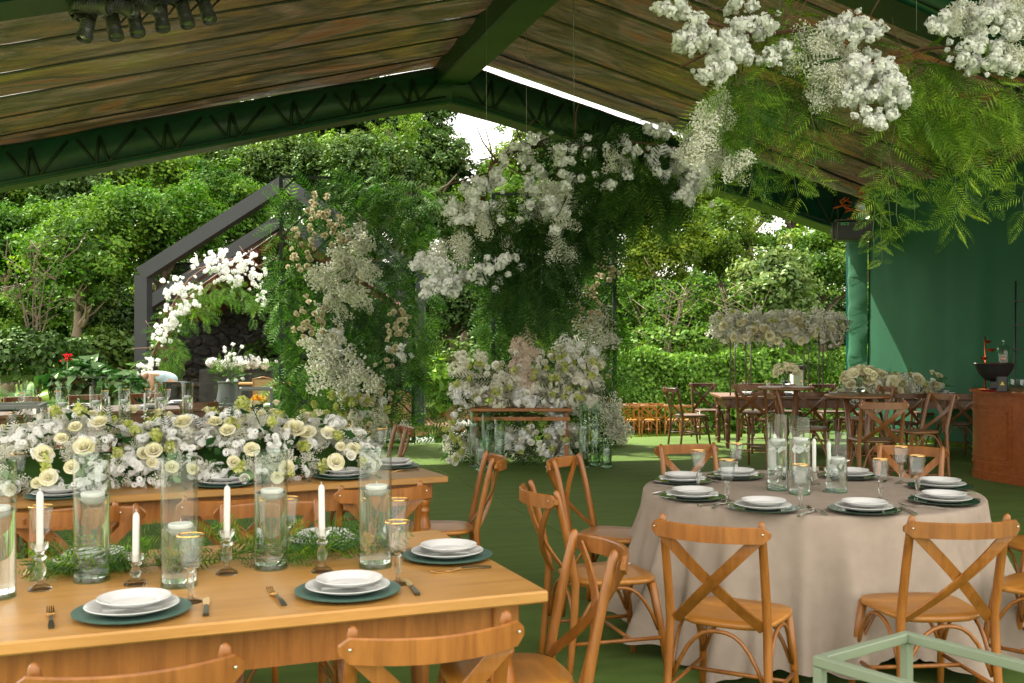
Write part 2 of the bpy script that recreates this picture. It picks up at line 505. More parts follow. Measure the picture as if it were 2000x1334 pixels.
class MB:
    def __init__(self):
        self.v, self.f, self.s = [], [], []

    def add(self, vs, fs, smooth=False):
        n = len(self.v)
        self.v += [tuple(x) for x in vs]
        self.f += [tuple(i + n for i in f) for f in fs]
        self.s += [smooth] * len(fs)
        return self

    def box(self, c, size, rz=0.0, bev=0.0, mat=None):
        sx, sy, sz = [x / 2 for x in size]
        b = min(bev, sx * .9, sy * .9, sz * .9)
        if b <= 0:
            vs = [(x, y, z) for z in (-sz, sz) for x, y in ((-sx, -sy), (sx, -sy), (sx, sy), (-sx, sy))]
            fs = [(3, 2, 1, 0), (4, 5, 6, 7), (0, 1, 5, 4), (1, 2, 6, 5), (2, 3, 7, 6), (3, 0, 4, 7)]
        else:
            vs, fs = [], []
            for z, k in ((-sz, b), (-sz + b, 0), (sz - b, 0), (sz, b)):
                q = b
                vs += [(-sx + q, -sy + k, z), (sx - q, -sy + k, z), (sx - k, -sy + q, z), (sx - k, sy - q, z),
                       (sx - q, sy - k, z), (-sx + q, sy - k, z), (-sx + k, sy - q, z), (-sx + k, -sy + q, z)]
            for r in range(3):
                for i in range(8):
                    j = (i + 1) % 8
                    fs.append((r * 8 + i, r * 8 + j, r * 8 + 8 + j, r * 8 + 8 + i))
            fs += [tuple(range(7, -1, -1)), tuple(range(24, 32))]
        m = mat if mat is not None else Matrix.Rotation(rz, 3, 'Z')
        c = Vector(c)
        return self.add([m @ Vector(p) + c for p in vs], fs)

    def tube(self, pts, rad, n=8, cap=True, flat=None, up=None, smooth=True):
        """flat=(half width, half thickness): strip instead of a round tube; up = direction of the width"""
        pts = [Vector(p) for p in pts]
        if not isinstance(rad, (list, tuple)):
            rad = [rad] * len(pts)
        vs, fs = [], []
        pu = None
        for i, p in enumerate(pts):
            t = (pts[min(i + 1, len(pts) - 1)] - pts[max(i - 1, 0)])
            t = t.normalized() if t.length > 1e-9 else Vector((0, 0, 1))
            if up is not None:
                a = Vector(up)
            elif pu is not None:
                a = pu
            else:
                a = Vector((0, 0, 1)) if abs(t.z) < .9 else Vector((1, 0, 0))
            u = (a - t * a.dot(t))
            u = u.normalized() if u.length > 1e-6 else t.orthogonal().normalized()
            pu = u
            w = t.cross(u)
            if flat:
                fw, ft = flat
                k = rad[i]
                ring = [u * fw * k + w * ft, -u * fw * k + w * ft, -u * fw * k - w * ft, u * fw * k - w * ft]
                vs += [p + q for q in ring]
            else:
                for j in range(n):
                    an = 2 * math.pi * j / n
                    vs.append(p + (u * math.cos(an) + w * math.sin(an)) * rad[i])
        m = 4 if flat else n
        for i in range(len(pts) - 1):
            for j in range(m):
                k = (j + 1) % m
                fs.append((i * m + j, i * m + k, i * m + m + k, i * m + m + j))
        self.add(vs, fs, smooth and not flat)
        if cap:
            e = len(self.v) - len(vs)
            self.f += [tuple(e + q for q in range(m - 1, -1, -1)), tuple(e + len(vs) - m + q for q in range(m))]
            self.s += [False, False]
        return self

    def lathe(self, prof, n=24, c=(0, 0, 0), ribs=0, amp=0.0, smooth=True):
        vs, fs = [], []
        # a ring is doubled where the profile turns sharply, so that shading stays crisp there
        pr, brk = [], set()
        for i, q in enumerate(prof):
            pr.append(q)
            if 0 < i < len(prof) - 1:
                a = Vector((q[0] - prof[i - 1][0], q[1] - prof[i - 1][1]))
                c2 = Vector((prof[i + 1][0] - q[0], prof[i + 1][1] - q[1]))
                if a.length > 1e-7 and c2.length > 1e-7 and a.angle(c2) > 0.75:
                    brk.add(len(pr) - 1)
                    pr.append(q)
        prof = pr
        for r, z in prof:
            for j in range(n):
                an = 2 * math.pi * j / n
                rr = r * (1 - amp * (0.5 + 0.5 * math.cos(ribs * an))) if ribs else r
                vs.append((c[0] + rr * math.cos(an), c[1] + rr * math.sin(an), c[2] + z))
        for i in range(len(prof) - 1):
            if i in brk:
                continue
            for j in range(n):
                k = (j + 1) % n
                fs.append((i * n + j, i * n + k, i * n + n + k, i * n + n + j))
        if prof[0][0] < 2e-4:
            pass
        return self.add(vs, fs, smooth)

    def mesh(self, name, mat):
        me = bpy.data.meshes.new(name)
        me.from_pydata([tuple(v) for v in self.v], [], self.f)
        if mat:
            me.materials.append(M[mat] if isinstance(mat, str) else mat)
        me.polygons.foreach_set("use_smooth", self.s)
        me.update()
        return me

    def build(self, name, mat, parent=None, **kw):
        return ob(name, self.mesh(name, mat), parent, **kw)


def ob(name, me, parent=None, loc=None, rot=None, scale=None, **props):
    o = bpy.data.objects.new(name, me)
    COL.objects.link(o)
    if parent is not None:
        o.parent = parent
    if loc is not None:
        o.location = loc
    if rot is not None:
        o.rotation_euler = rot
    if scale is not None:
        o.scale = (scale,) * 3 if isinstance(scale, (int, float)) else scale
    for k, v in props.items():
        o[k] = v
    return o


def tag(o, label, cat, group=None):
    o["label"], o["category"] = label, cat
    if group:
        o["group"] = group
    return o


def thing(name, label, cat, loc=(0, 0, 0), rz=0.0, group=None):
    o = bpy.data.objects.new(name, None)
    o.empty_display_size = 0.1
    COL.objects.link(o)
    o.location = loc
    o.rotation_euler = (0, 0, rz)
    return tag(o, label, cat, group)


def structure(o):
    o["kind"] = "structure"
    return o


KIDS = {}


def kids(o):
    return [c for c in COL.objects if c.parent == o]


def clone(root, loc, rz=0.0, label=None, group=None, scale=None):
    if root.name not in KIDS:
        KIDS[root.name] = [(c, list(c.children)) for c in root.children]
    r = root.copy()
    COL.objects.link(r)
    r.location = loc
    r.rotation_euler = (0, 0, rz)
    if scale:
        r.scale = (scale,) * 3 if isinstance(scale, (int, float)) else scale
    if label:
        r["label"] = label
    if group:
        r["group"] = group
    for c, gs in KIDS[root.name]:
        k = c.copy()
        COL.objects.link(k)
        k.parent = r
        for g in gs:
            d = g.copy()
            COL.objects.link(d)
            d.parent = k
    return r


def quat_mats(n, axis=None, spread=math.pi, spin=True):
    """n random rotation matrices whose local z is near the given axes"""
    if axis is None:
        q = rng.normal(size=(n, 4))
        q /= np.linalg.norm(q, axis=1)[:, None]
        w, x, y, z = q.T
        return np.stack([np.stack([1 - 2 * (y * y + z * z), 2 * (x * y - z * w), 2 * (x * z + y * w)], -1),
                         np.stack([2 * (x * y + z * w), 1 - 2 * (x * x + z * z), 2 * (y * z - x * w)], -1),
                         np.stack([2 * (x * z - y * w), 2 * (y * z + x * w), 1 - 2 * (x * x + y * y)], -1)], 1)
    a = np.asarray(axis, float)
    if a.ndim == 1:
        a = np.repeat(a[None], n, 0)
    a = a / np.maximum(np.linalg.norm(a, axis=1)[:, None], 1e-9)
    a = a + rng.normal(size=(n, 3)) * spread
    a /= np.maximum(np.linalg.norm(a, axis=1)[:, None], 1e-9)
    h = rng.normal(size=(n, 3)) if spin else np.repeat(np.array([[0.01, 0.02, -1.0]]), n, 0)
    u = h - a * (h * a).sum(1)[:, None]
    u /= np.maximum(np.linalg.norm(u, axis=1)[:, None], 1e-9)
    w = np.cross(a, u)
    return np.stack([u, w, a], -1)


def merged(name, bv, bf, Rm, s, T, mat, smooth=False, tint=None):
    bv, bf = np.asarray(bv, float), np.asarray(bf, np.int64)
    n, nv, k = len(T), len(bv), bf.shape[1]
    s = np.broadcast_to(np.asarray(s, float).reshape(-1, 1, 1) if np.ndim(s) else np.full((n, 1, 1), s), (n, 1, 1))
    V = np.einsum('nij,vj->nvi', Rm, bv) * s + np.asarray(T)[:, None, :]
    Fc = (bf[None] + (np.arange(n) * nv)[:, None, None]).reshape(-1)
    me = npmesh(name, V.reshape(-1, 3), Fc, k, mat, smooth)
    if tint is not None:
        at = me.attributes.new("tint", 'FLOAT', 'POINT')
        at.data.foreach_set("value", np.repeat(np.asarray(tint, np.float32), nv))
    return me


def npmesh(name, V, Fc, k, mat, smooth=False):
    me = bpy.data.meshes.new(name)
    me.vertices.add(len(V))
    me.vertices.foreach_set("co", np.ascontiguousarray(V, np.float32).reshape(-1))
    nf = len(Fc) // k
    me.loops.add(len(Fc))
    me.loops.foreach_set("vertex_index", np.ascontiguousarray(Fc, np.int32))
    me.polygons.add(nf)
    me.polygons.foreach_set("loop_start", np.arange(0, nf * k, k, dtype=np.int32))
    if smooth:
        me.polygons.foreach_set("use_smooth", np.ones(nf, bool))
    me.update(calc_edges=True)
    me.materials.append(M[mat] if isinstance(mat, str) else mat)
    return me


LEAF = (np.array([[0, 0, 0], [.32, .45, .07], [0, 1, -.06], [-.32, .45, .07], [0, .5, -.02]]) - [0, .35, 0],
        np.array([[0, 1, 4], [1, 2, 4], [2, 3, 4], [3, 0, 4]]))
LEAF2 = (np.array([[0, 0, 0], [.30, .45, .06], [0, 1, -.08], [-.30, .45, .06]]), np.array([[0, 1, 2], [0, 2, 3]]))


def ico():
    t = (1 + 5 ** .5) / 2
    v = np.array([[-1, t, 0], [1, t, 0], [-1, -t, 0], [1, -t, 0], [0, -1, t], [0, 1, t], [0, -1, -t], [0, 1, -t],
                  [t, 0, -1], [t, 0, 1], [-t, 0, -1], [-t, 0, 1]], float)
    v /= np.linalg.norm(v[0])
    f = np.array([[0, 11, 5], [0, 5, 1], [0, 1, 7], [0, 7, 10], [0, 10, 11], [1, 5, 9], [5, 11, 4], [11, 10, 2], [10, 7, 6],
                  [7, 1, 8], [3, 9, 4], [3, 4, 2], [3, 2, 6], [3, 6, 8], [3, 8, 9], [4, 9, 5], [2, 4, 11], [6, 2, 10], [8, 6, 7], [9, 8, 1]])
    return v, f


OCT = (np.array([[1, 0, 0], [-1, 0, 0], [0, 1, 0], [0, -1, 0], [0, 0, 1], [0, 0, -1]], float),
       np.array([[0, 2, 4], [2, 1, 4], [1, 3, 4], [3, 0, 4], [2, 0, 5], [1, 2, 5], [3, 1, 5], [0, 3, 5]]))


def sph(n):
    a = rng.normal(size=(n, 3))
    return a / np.linalg.norm(a, axis=1)[:, None]


def ball(n):
    return sph(n) * (rng.random((n, 1)) ** (1 / 3))


# ------------------------------------------------------------------ the tent's own axes: t to the right, a from the far gable towards the camera
TO = Vector((-1.0175, 16.05, 0))
E1 = Vector((0.9545, 0.2983, 0))
E2 = Vector((-0.2983, 0.9545, 0))
TANG = math.atan2(E1.y, E1.x)


def T(t, a, z):
    return TO + E1 * t - E2 * a + Vector((0, 0, z))


SL = 0.2575
HALF = 7.18

# ================================================================== SETTING
# ---- ground: one sheet, lawn lower beyond the platform
def gz(x, y):
    q = Vector((x, y, 0)) - TO
    b = q.dot(E2)
    t = q.dot(E1)
    d = min(max((b - 0.15) / 1.2, 0), 1)
    d = d * d * (3 - 2 * d)
    low = -1.0 + 0.75 * min(max((-3.0 - t) / 2.5, 0), 1)
    far = max(0, b - 16) * 0.10
    return -0.06 + (low + 0.06) * d + min(far, 5)


xs = sorted(set([-400, -200, -120, -80, -60] + list(np.arange(-45, 45.1, 1.5)) + [60, 80, 120, 200, 400]))
ys = sorted(set([-300, -120, -60, -30, -20, -17, -14, -11, -8, -6.5, -5] + list(np.arange(-4, 11, 3.0)) + list(np.arange(11, 24, 0.6)) + list(np.arange(24, 60, 1.5)) + [70, 90, 130, 200, 450]))
gm = MB()
gm.add([(x, y, gz(x, y)) for y in ys for x in xs],
       [(j * len(xs) + i, j * len(xs) + i + 1, (j + 1) * len(xs) + i + 1, (j + 1) * len(xs) + i) for j in range(len(ys) - 1) for i in range(len(xs) - 1)], True)
ground = structure(gm.build("lawn_ground", 'lawn'))

# ---- carpet laid in long strips
carpet = thing("carpet_floor", "green carpet laid in long strips over the tent platform", "carpet")
del carpet["category"]
structure(carpet)
k0 = -8
carpet.location = (TO.x, TO.y, 0)
carpet.rotation_euler = (0, 0, TANG)
for k in range(-5, 4):
    t0, t1 = -0.89 + 2.18 * k, -0.89 + 2.18 * (k + 1)
    t1 = min(t1, HALF - 0.02)
    b = MB()
    b.box(((t0 + t1) / 2, -10.5, -0.011), (t1 - t0 - 0.012, 21.0, 0.022), bev=0.006)
    b.build("carpet_strip", 'carpet', carpet)
pl = MB()
pl.box((-1.9, -10.45, -0.56), (18.0, 20.8, 1.06))
structure(pl.build("platform", 'stone', None, loc=(TO.x, TO.y, 0), rot=(0, 0, TANG)))

# ================================================================== MARQUEE
tent = thing("marquee_tent", "dark green party tent with glossy brown roof strips over the tables", "tent", (TO.x, TO.y, 0), TANG)
ALEN = 13.2  # near end out of view, cut short to let sky light in


def strip_mesh(side, a0, a1, seed):
    """one roof strip from ridge to eave, sagging between its two seams"""
    b = MB()
    nt_, na = 26, 9
    r = random.Random(seed)
    ph = r.random() * 6
    top = 5.79 if side < 0 else 5.98
    vs = []
    for i in range(nt_ + 1):
        t = 0.10 + (HALF + 0.10) * i / nt_
        for j in range(na):
            s = j / (na - 1)
            sag = 0.075 * (4 * s * (1 - s)) * (0.75 + 0.25 * math.sin(t * 1.3 + ph)) + 0.05 * s * (1 - s) * math.sin(t * 3.1 + s * 5 + ph)
            flat = 0.05 * max(0, (t - 5.5)) ** 2 * 0.35
            vs.append((side * t, -(a0 + (a1 - a0) * s), top - SL * t - sag - flat + (0.0)))
    fs = [(i * na + j, i * na + j + 1, (i + 1) * na + j + 1, (i + 1) * na + j) for i in range(nt_) for j in range(na - 1)]
    b.add(vs, fs, True)
    return b


seams = [0.02, 0.72] + [0.72 + 0.97 * k for k in range(1, 14)]
for side in (-1, 1):
    for i in range(len(seams) - 1):
        strip_mesh(side, seams[i] + 0.003, seams[i + 1] - 0.003, i * 2 + side).build("roof_strip", 'roof', tent)
    for a in seams[1:-1]:
        top = 5.79 if side < 0 else 5.98
        b = MB()
        b.tube([(side * (0.1 + (HALF + 0.05) * q / 6), -a, top - SL * (0.1 + (HALF + 0.05) * q / 6) - 0.05 * max(0, (0.1 + (HALF + .05) * q / 6) - 5.5) ** 2 * .35 - 0.012) for q in range(7)],
               1.0, flat=(0.034, 0.006), up=(0, 1, 0))
        b.build("roof_strap", 'bar_black', tent)
# ridge beam
b = MB()
b.box((0, -ALEN / 2 + 0.1, 5.62), (0.46, ALEN - 0.4, 0.46), bev=0.02)
b.build("ridge_beam", 'greenbeam', tent)


def truss(a, left_top, right_top):
    """fabric truss cover with dark bars set before it, its two rafters meeting at the ridge"""
    cov = MB()
    for side, top in ((-1, left_top), (1, right_top)):
        n = 24
        vs = []
        for i in range(n + 1):
            t = (HALF + 0.05) * i / n
            zt = top - 0.25 * t
            zb = 5.17 - SL * t
            if t < 0.9:
                zb -= 0.05 * (1 - t / 0.9)
            fold = 0.012 * math.sin(t * 7 + side) + 0.008 * math.sin(t * 17)
            y0, y1 = -a + 0.02, -a - 0.40 + fold
            ru = 0.05
            vs += [(side * t, y0, zt), (side * t, y1 + 0.06, zt), (side * t, y1 + 0.015, zt - ru), (side * t, y1, zt - 0.12), (side * t, y1, zb + 0.02), (side * t, y1 + 0.02, zb), (side * t, y0, zb)]
        m = 7
        fs = [(i * m + j, i * m + (j + 1) % m, (i + 1) * m + (j + 1) % m, (i + 1) * m + j) for i in range(n) for j in range(m)]
        cov.add(vs, fs, True)
    tr = cov.build("truss_cover", 'greenfab', tent)
    lat_shadow = MB()
    for side, top in ((-1, left_top), (1, right_top)):
        yy = -a - 0.425
        t = 0.15
        while t < HALF - 0.7:
            for (ta, tb) in ((t, t + 0.34), (t + 0.34, t + 0.46), (t + 0.46, t + 0.50), (t + 0.50, t + 0.74)):
                up = (ta, tb) in ((t, t + 0.34), (t + 0.46, t + 0.50))
                za = (top - 0.25 * ta - 0.14) if up else (5.17 - SL * ta + 0.05)
                zb = (5.17 - SL * tb + 0.05) if up else (top - 0.25 * tb - 0.14)
                lat_shadow.tube([(side * ta, yy, za), (side * tb, yy, zb)], 0.020, 6)
            t += 0.86
        for off in (0.05,):
            lat_shadow.tube([(side * 0.1, yy, 5.17 - SL * 0.1 + off), (side * HALF, yy, 5.17 - SL * HALF + off)], 0.012, 6)
    ob("lattice", lat_shadow.mesh("lattice", 'lattice'), tr)  # dark bars before the cover imitate the lattice's shadow showing through
    und = MB()
    for side in (-1, 1):
        und.add([(side * 0.0, -a - 0.37, 5.112), (side * 0.9, -a - 0.37, 5.17 - SL * 0.9 - 0.006), (side * HALF, -a - 0.37, 5.17 - SL * HALF - 0.006),
                 (side * HALF, -a + 0.05, 5.17 - SL * HALF - 0.006), (side * 0.9, -a + 0.05, 5.17 - SL * 0.9 - 0.006), (side * 0.0, -a + 0.05, 5.112)],
                [(0, 1, 4, 5), (1, 2, 3, 4)])
    ob("truss_underside", und.mesh("truss_underside", 'greenbeam'), tr)  # yellower green sheet puts the carpet's bounced light into the underside's colour


truss(0.0, 5.70, 5.78)
truss(7.35, 5.62, 5.62)
# corner posts
for t_, a_ in ((HALF, 0.0), (-HALF, 0.0), (-HALF, 7.35), (HALF, 7.35), (HALF, ALEN), (-HALF, ALEN)):
    b = MB()
    b.box((t_, -a_ - 0.19, 1.75), (0.24, 0.24, 3.5), bev=0.02)
    b.build("tent_post", 'greenfab', tent)

# ---- green side curtain on the right
cur = thing("side_curtain", "tall green fabric side wall closing the tent behind the bar", "curtain", (TO.x, TO.y, 0), TANG)


def curtain_panel(a0, a1, z0, z1, t0, seed, amp):
    r = random.Random(seed)
    na, nz = 90, 30
    b = MB()
    vs = []
    ph = [r.random() * 6 for _ in range(6)]
    for i in range(na + 1):
        a = a0 + (a1 - a0) * i / na
        for j in range(nz + 1):
            z = z0 + (z1 - z0) * j / nz
            h = j / nz
            w = amp * (0.5 * math.sin(a * 2.3 + ph[0] + 0.3 * z) + 0.35 * math.sin(a * 6.1 + ph[1] - .5 * z) * (0.4 + .6 * h) + 0.25 * math.sin(a * 13 + ph[2] + z) * h)
            w += 0.035 * math.exp(-((a - (3.1 + 0.10 * (z - 1.0))) / 0.12) ** 2) + 0.02 * math.exp(-((a - (2.75 - 0.05 * z)) / 0.07) ** 2) * (1 if z > 1 else z)
            w -= 0.02 * math.exp(-((a - (0.9 + 0.35 * (2.6 - z))) / 0.10) ** 2)
            vs.append((t0 - w, -a, z))
    fs = [(i * (nz + 1) + j, (i + 1) * (nz + 1) + j, (i + 1) * (nz + 1) + j + 1, i * (nz + 1) + j + 1) for i in range(na) for j in range(nz)]
    return b.add(vs, fs, True)


curtain_panel(0.55, 11.0, 0.03, 4.12, HALF - 0.02, 3, 0.05).build("curtain_panel", 'greenwall', cur)
b = MB()
vs = []
nz = 44
for j in range(nz + 1):
    z = 0.02 + 3.3 * j / nz
    c = 0.02 * math.sin(z * 9) + 0.014 * math.sin(z * 23 + 1) + 0.022 * max(0, math.sin(z * 5.2)) ** 6
    vs += [(HALF + 0.02, -0.14 + c * .3, z), (HALF - 0.13 + c * .4, -0.16, z), (HALF - 0.17 + c, -0.28, z), (HALF - 0.10 - c, -0.48, z), (HALF - 0.04, -0.575, z)]
b.add(vs, [(j * 5 + i, j * 5 + i + 1, j * 5 + 6 + i, j * 5 + 5 + i) for j in range(nz) for i in range(4)], True)
b.build("curtain_edge", 'greenwall', cur)

# ---- speaker box in the corner
sp = thing("speaker_box", "black box with small green display under the tent corner", "speaker", P(1668, 452, 17.1), TANG - 0.5)
b = MB()
b.box((0, 0, 0), (0.58, 0.42, 0.30), bev=0.015)
b.build("housing", 'bar_black', sp)
b = MB()
b.box((0, -0.02, 0.162), (0.64, 0.50, 0.018), bev=0.004)
b.build("lid", 'greymetal', sp)
b = MB()
for q in range(-1, 2):
    b.tube([(-0.33, -0.1 + q * 0.08, -0.14), (-0.35, -0.1 + q * .08, 0.0), (-0.33, -0.1 + q * .08, 0.14)], 0.02, 6)
b.build("side_grille", 'greymetal', sp)
b = MB()
b.box((-0.17, -0.212, 0.105), (0.17, 0.012, 0.052))
dsp = b.build("display", 'bar_black', sp)
mdl, nt, out = newmat("green_display_glow")
e = N(nt, "ShaderNodeEmission")
e.inputs[0].default_value = (0.1, 0.9, 0.15, 1)
e.inputs[1].default_value = 0.12
nt.links.new(e.outputs[0], out.inputs[0])
M['led'] = mdl
b = MB()
SEG = {0: "abcdef", 3: "abcdg", 1: "bc"}
for i, dg in enumerate((0, 0, 3)):
    cx = -0.215 + i * 0.045
    for sname in SEG[dg]:
        dx, dz, w, h = {'a': (0, .018, .02, .003), 'd': (0, -.018, .02, .003), 'g': (0, 0, .02, .003), 'b': (.011, .009, .003, .015),
                        'c': (.011, -.009, .003, .015), 'e': (-.011, -.009, .003, .015), 'f': (-.011, .009, .003, .015)}[sname]
        b.box((cx + dx, -0.2195, 0.105 + dz), (w, 0.002, h))
ob("digits", b.mesh("digits", 'led'), dsp)
cb = MB()
r = random.Random(5)
for q in range(7):
    c = P(1668, 400, 17.2)
    s = c + Vector((r.uniform(-.22, .22), r.uniform(-.15, .15), r.uniform(-.3, 0.28)))
    pts = [s]
    for k in range(5):
        pts.append(pts[-1] + Vector((r.uniform(-.13, .16), r.uniform(-.05, .05), r.uniform(-.09, .08))))
    cb.tube(pts, 0.011, 6)
tag(cb.build("cable_bundle", 'cable'), "loose orange cables spilling over the black speaker box", "cables")

# ---- spotlight bar, upper left
lb = thing("light_bar", "black lighting bar hung under the roof at upper left", "light bar", (0, 0, 0))
pA, pB = P(140, 22, 7.6), P(520, -36, 8.6)
b = MB()
b.tube([pA, pB], 1.0, flat=(0.055, 0.05), up=(0, 0, 1))
b.build("bar_beam", 'bar_black', lb)
b = MB()
b.tube([pA + Vector((0.1, -0.07, 0.05)), pB + Vector((0, -0.07, 0.05))], 0.012, 6)
b.build("rail_tube", 'silver', lb)
for f_ in (0.3, 0.8):
    q = pA.lerp(pB, f_)
    b = MB()
    b.tube([q + Vector((0, 0, 0.04)), q + Vector((0, 0, 0.75))], 0.012, 6)
    b.build("hanger", 'blackmetal', lb)


def spot_parts(root):
    b = MB()
    b.lathe([(0.001, -0.115), (0.036, -0.112), (0.042, -0.10), (0.042, 0.07), (0.036, 0.085), (0.050, 0.09), (0.050, 0.13), (0.044, 0.128), (0.040, 0.10), (0.001, 0.10)], 16)
    b.build("lamp_body", 'greymetal', root)
    b = MB()
    for q in range(9):
        b.lathe([(0.0425, -0.095 + q * .018), (0.047, -0.092 + q * .018), (0.047, -0.086 + q * .018), (0.0425, -0.083 + q * .018)], 16)
    b.build("cooling_fins", 'greymetal', root)
    b = MB()
    b.lathe([(0.001, 0.118), (0.041, 0.112)], 16)
    b.build("lens", 'crystal', root)
    b = MB()
    b.tube([(0.055, 0, 0.0), (0.058, 0, -0.0), (0.058, 0.10, 0.0), (0, 0.125, 0), (-0.058, 0.10, 0), (-0.058, 0, 0)], 0.008, 6)
    b.build("yoke", 'blackmetal', root)


spots = [((172, 42), (-.1, 1), "first"), ((220, 40), (.3, 1), "second"), ((262, 34), (.3, 1), "third"), ((314, 24), (.2, 1), "fourth"), ((358, 18), (.35, 1), "fifth"), ((400, 10), (.35, .9), "sixth")]
spots2 = [((178, 12), (1.0, .12), "first"), ((230, 12), (1.0, .35), "second"), ((276, 4), (1, .5), "third")]
proto = None
for lst, dy, row in ((spots, -0.02, "lower row"), (spots2, -0.16, "upper row")):
    for (px, dr, nm) in lst:
        lab = f"small black spotlight, {nm} from the left in the {row} of the lighting bar"
        Y = 7.6 + (px[0] - 140) / 380 * 1.0 + dy
        loc = P(px[0], px[1], Y)
        d = Vector((dr[0], -0.25, -dr[1])).normalized()
        if proto is None:
            proto = thing("spotlight", lab, "spotlight", loc, group="spotlights on the lighting bar")
            spot_parts(proto)
            o = proto
        else:
            o = clone(proto, loc, 0, lab)
        o.rotation_euler = d.to_track_quat('Z', 'Y').to_euler()
        o.scale = (1.15, 1.15, 1.15)

# ================================================================== BEYOND THE TENT
# ---- pavilion with dark steel portals
pv = thing("pavilion", "dark steel gabled pavilion with tiled roof and black stone back wall", "pavilion", (0, 0, 0))


def beam(p0, p1, w, d):
    b = MB()
    p0, p1 = Vector(p0), Vector(p1)
    t = (p1 - p0).normalized()
    y = Vector((0, 1, 0))
    u = y.cross(t).normalized()
    vs = []
    for p in (p0, p1):
        vs += [p + u * w / 2 - y * d / 2, p - u * w / 2 - y * d / 2, p - u * w / 2 + y * d / 2, p + u * w / 2 + y * d / 2]
    b.add(vs, [(0, 1, 5, 4), (1, 2, 6, 5), (2, 3, 7, 6), (3, 0, 4, 7), (3, 2, 1, 0), (4, 5, 6, 7)])
    return b


def portal(Y, xl, xr, xp, ye, yp, floor):
    """one steel portal: post, rafter, rafter, post (pixels at its own distance)"""
    l, rr, pk = P(xl, ye, Y), P(xr, ye, Y), P(xp, yp, Y)
    w, d = 0.27, 0.36
    beam((l.x, Y, floor), (l.x, Y, l.z - 0.03), w, d).build("portal_post", 'anthracite', pv)
    beam((rr.x, Y, floor), (rr.x, Y, rr.z - 0.03), w, d).build("portal_post", 'anthracite', pv)
    dl = (pk - l).normalized()
    beam(l - dl * 0.02, pk, 0.29, d + 0.01).build("portal_rafter", 'anthracite', pv)
    dr = (pk - rr).normalized()
    beam(rr - dr * 0.02, pk, 0.29, d + 0.012).build("portal_rafter", 'anthracite', pv)


PF = -0.28
portal(23.0, 280, 818, 556, 535, 358, PF)
portal(26.0, 284, 812, 556, 598, 428, PF)
portal(29.0, 300, 800, 556, 600, 478, PF)
b = MB()
b.box((P(556, 0, 27).x, 27.6, PF - 0.12), (9.0, 9.6, 0.2))
b.build("pavilion_deck", 'deck', pv)
# roof of tiles over the rear half (rows of barrel tiles)
for side in (-1, 1):
    rf = MB()
    pk = P(556, 418, 26.0)
    for i in range(16):
        y0 = 26.2 + i * 0.26
        for j in range(9):
            s0, s1 = j / 9, (j + 1) / 9
            q0 = Vector((pk.x + side * 3.0 * s0, y0, pk.z - 0.42 - 2.05 * s0))
            q1 = Vector((pk.x + side * 3.0 * s1, y0, pk.z - 0.42 - 2.05 * s1 - 0.03))
            rf.tube([q0, q1], [0.12, 0.14], 6)
    rf.build("tile_roof", 'tile', pv, kind="stuff")
    b = MB()
    b.add([(pk.x, 26.2, pk.z - .58), (pk.x + side * 3.0, 26.2, pk.z - 2.6), (pk.x + side * 3.0, 30.4, pk.z - 2.6), (pk.x, 30.4, pk.z - .58)], [(0, 1, 2, 3)])
    b.build("roof_boarding", 'blackmetal', pv)
# black stone back wall: individually laid stones
r = random.Random(3)
wx0, wx1, wz1 = P(330, 0, 29.6).x, P(815, 0, 29.6).x, 3.0
base = MB()
base.box(((wx0 + wx1) / 2, 30.0, (PF + wz1 + .8) / 2), (wx1 - wx0, 0.3, wz1 - PF + .8))
base.build("wall_core", 'blackmetal', pv)
stm = []
for q in range(5):
    b = MB()
    b.lathe([(0.001, 0.10), (0.30, 0.09), (0.46, 0.05), (0.5, -0.1)], 7, smooth=False)
    b.v = [(x * (1 + r.uniform(-.22, .22)), y * (1 + r.uniform(-.22, .22)), z * (1 + r.uniform(-.3, .3))) for x, y, z in b.v]
    stm.append(b.mesh("stone", 'stone'))
z = PF + 0.15
cnt = 0
while z < wz1 + .6:
    x = wx0 + r.uniform(0, .2)
    h = r.uniform(0.26, 0.36)
    while x < wx1 and cnt < 298:
        w = r.uniform(0.28, 0.55)
        ob("stone", r.choice(stm), pv, loc=(x + w / 2, 29.82, z + h / 2), rot=(R(90), r.uniform(-.1, .1), 0), scale=(w * 1.05, h * 1.1, 0.9))
        cnt += 1
        x += w
    z += h

# ---- glass balustrade at the platform edge on the left
bl = thing("glass_balustrade", "frameless glass balustrade along the platform edge on the left", "balustrade")
for i in range(6):
    x0 = -8.2 + i * 1.25
    b = MB()
    y0 = 15.6 + 0.30 * (x0 + 4)
    b.box((x0 + .6, y0 + 1.0 + .18, 0.55), (1.2, 0.012, 1.0), rz=TANG * .95)
    b.build("glass_panel", 'pane', bl)
    b = MB()
    b.box((x0 - .03, y0 + 1.0, 0.2), (0.05, 0.05, 0.4), rz=TANG)
    b.build("clamp_post", 'greymetal', bl)


def rebase(root, base):
    base = Vector(base)
    root.location = base
    for c in root.children:
        c.location = Vector(c.location) - base


rebase(pv, (P(545, 0, 25).x, 25, PF))
rebase(bl, (-4.5, 16.6, 0))
rebase(lb, pA)


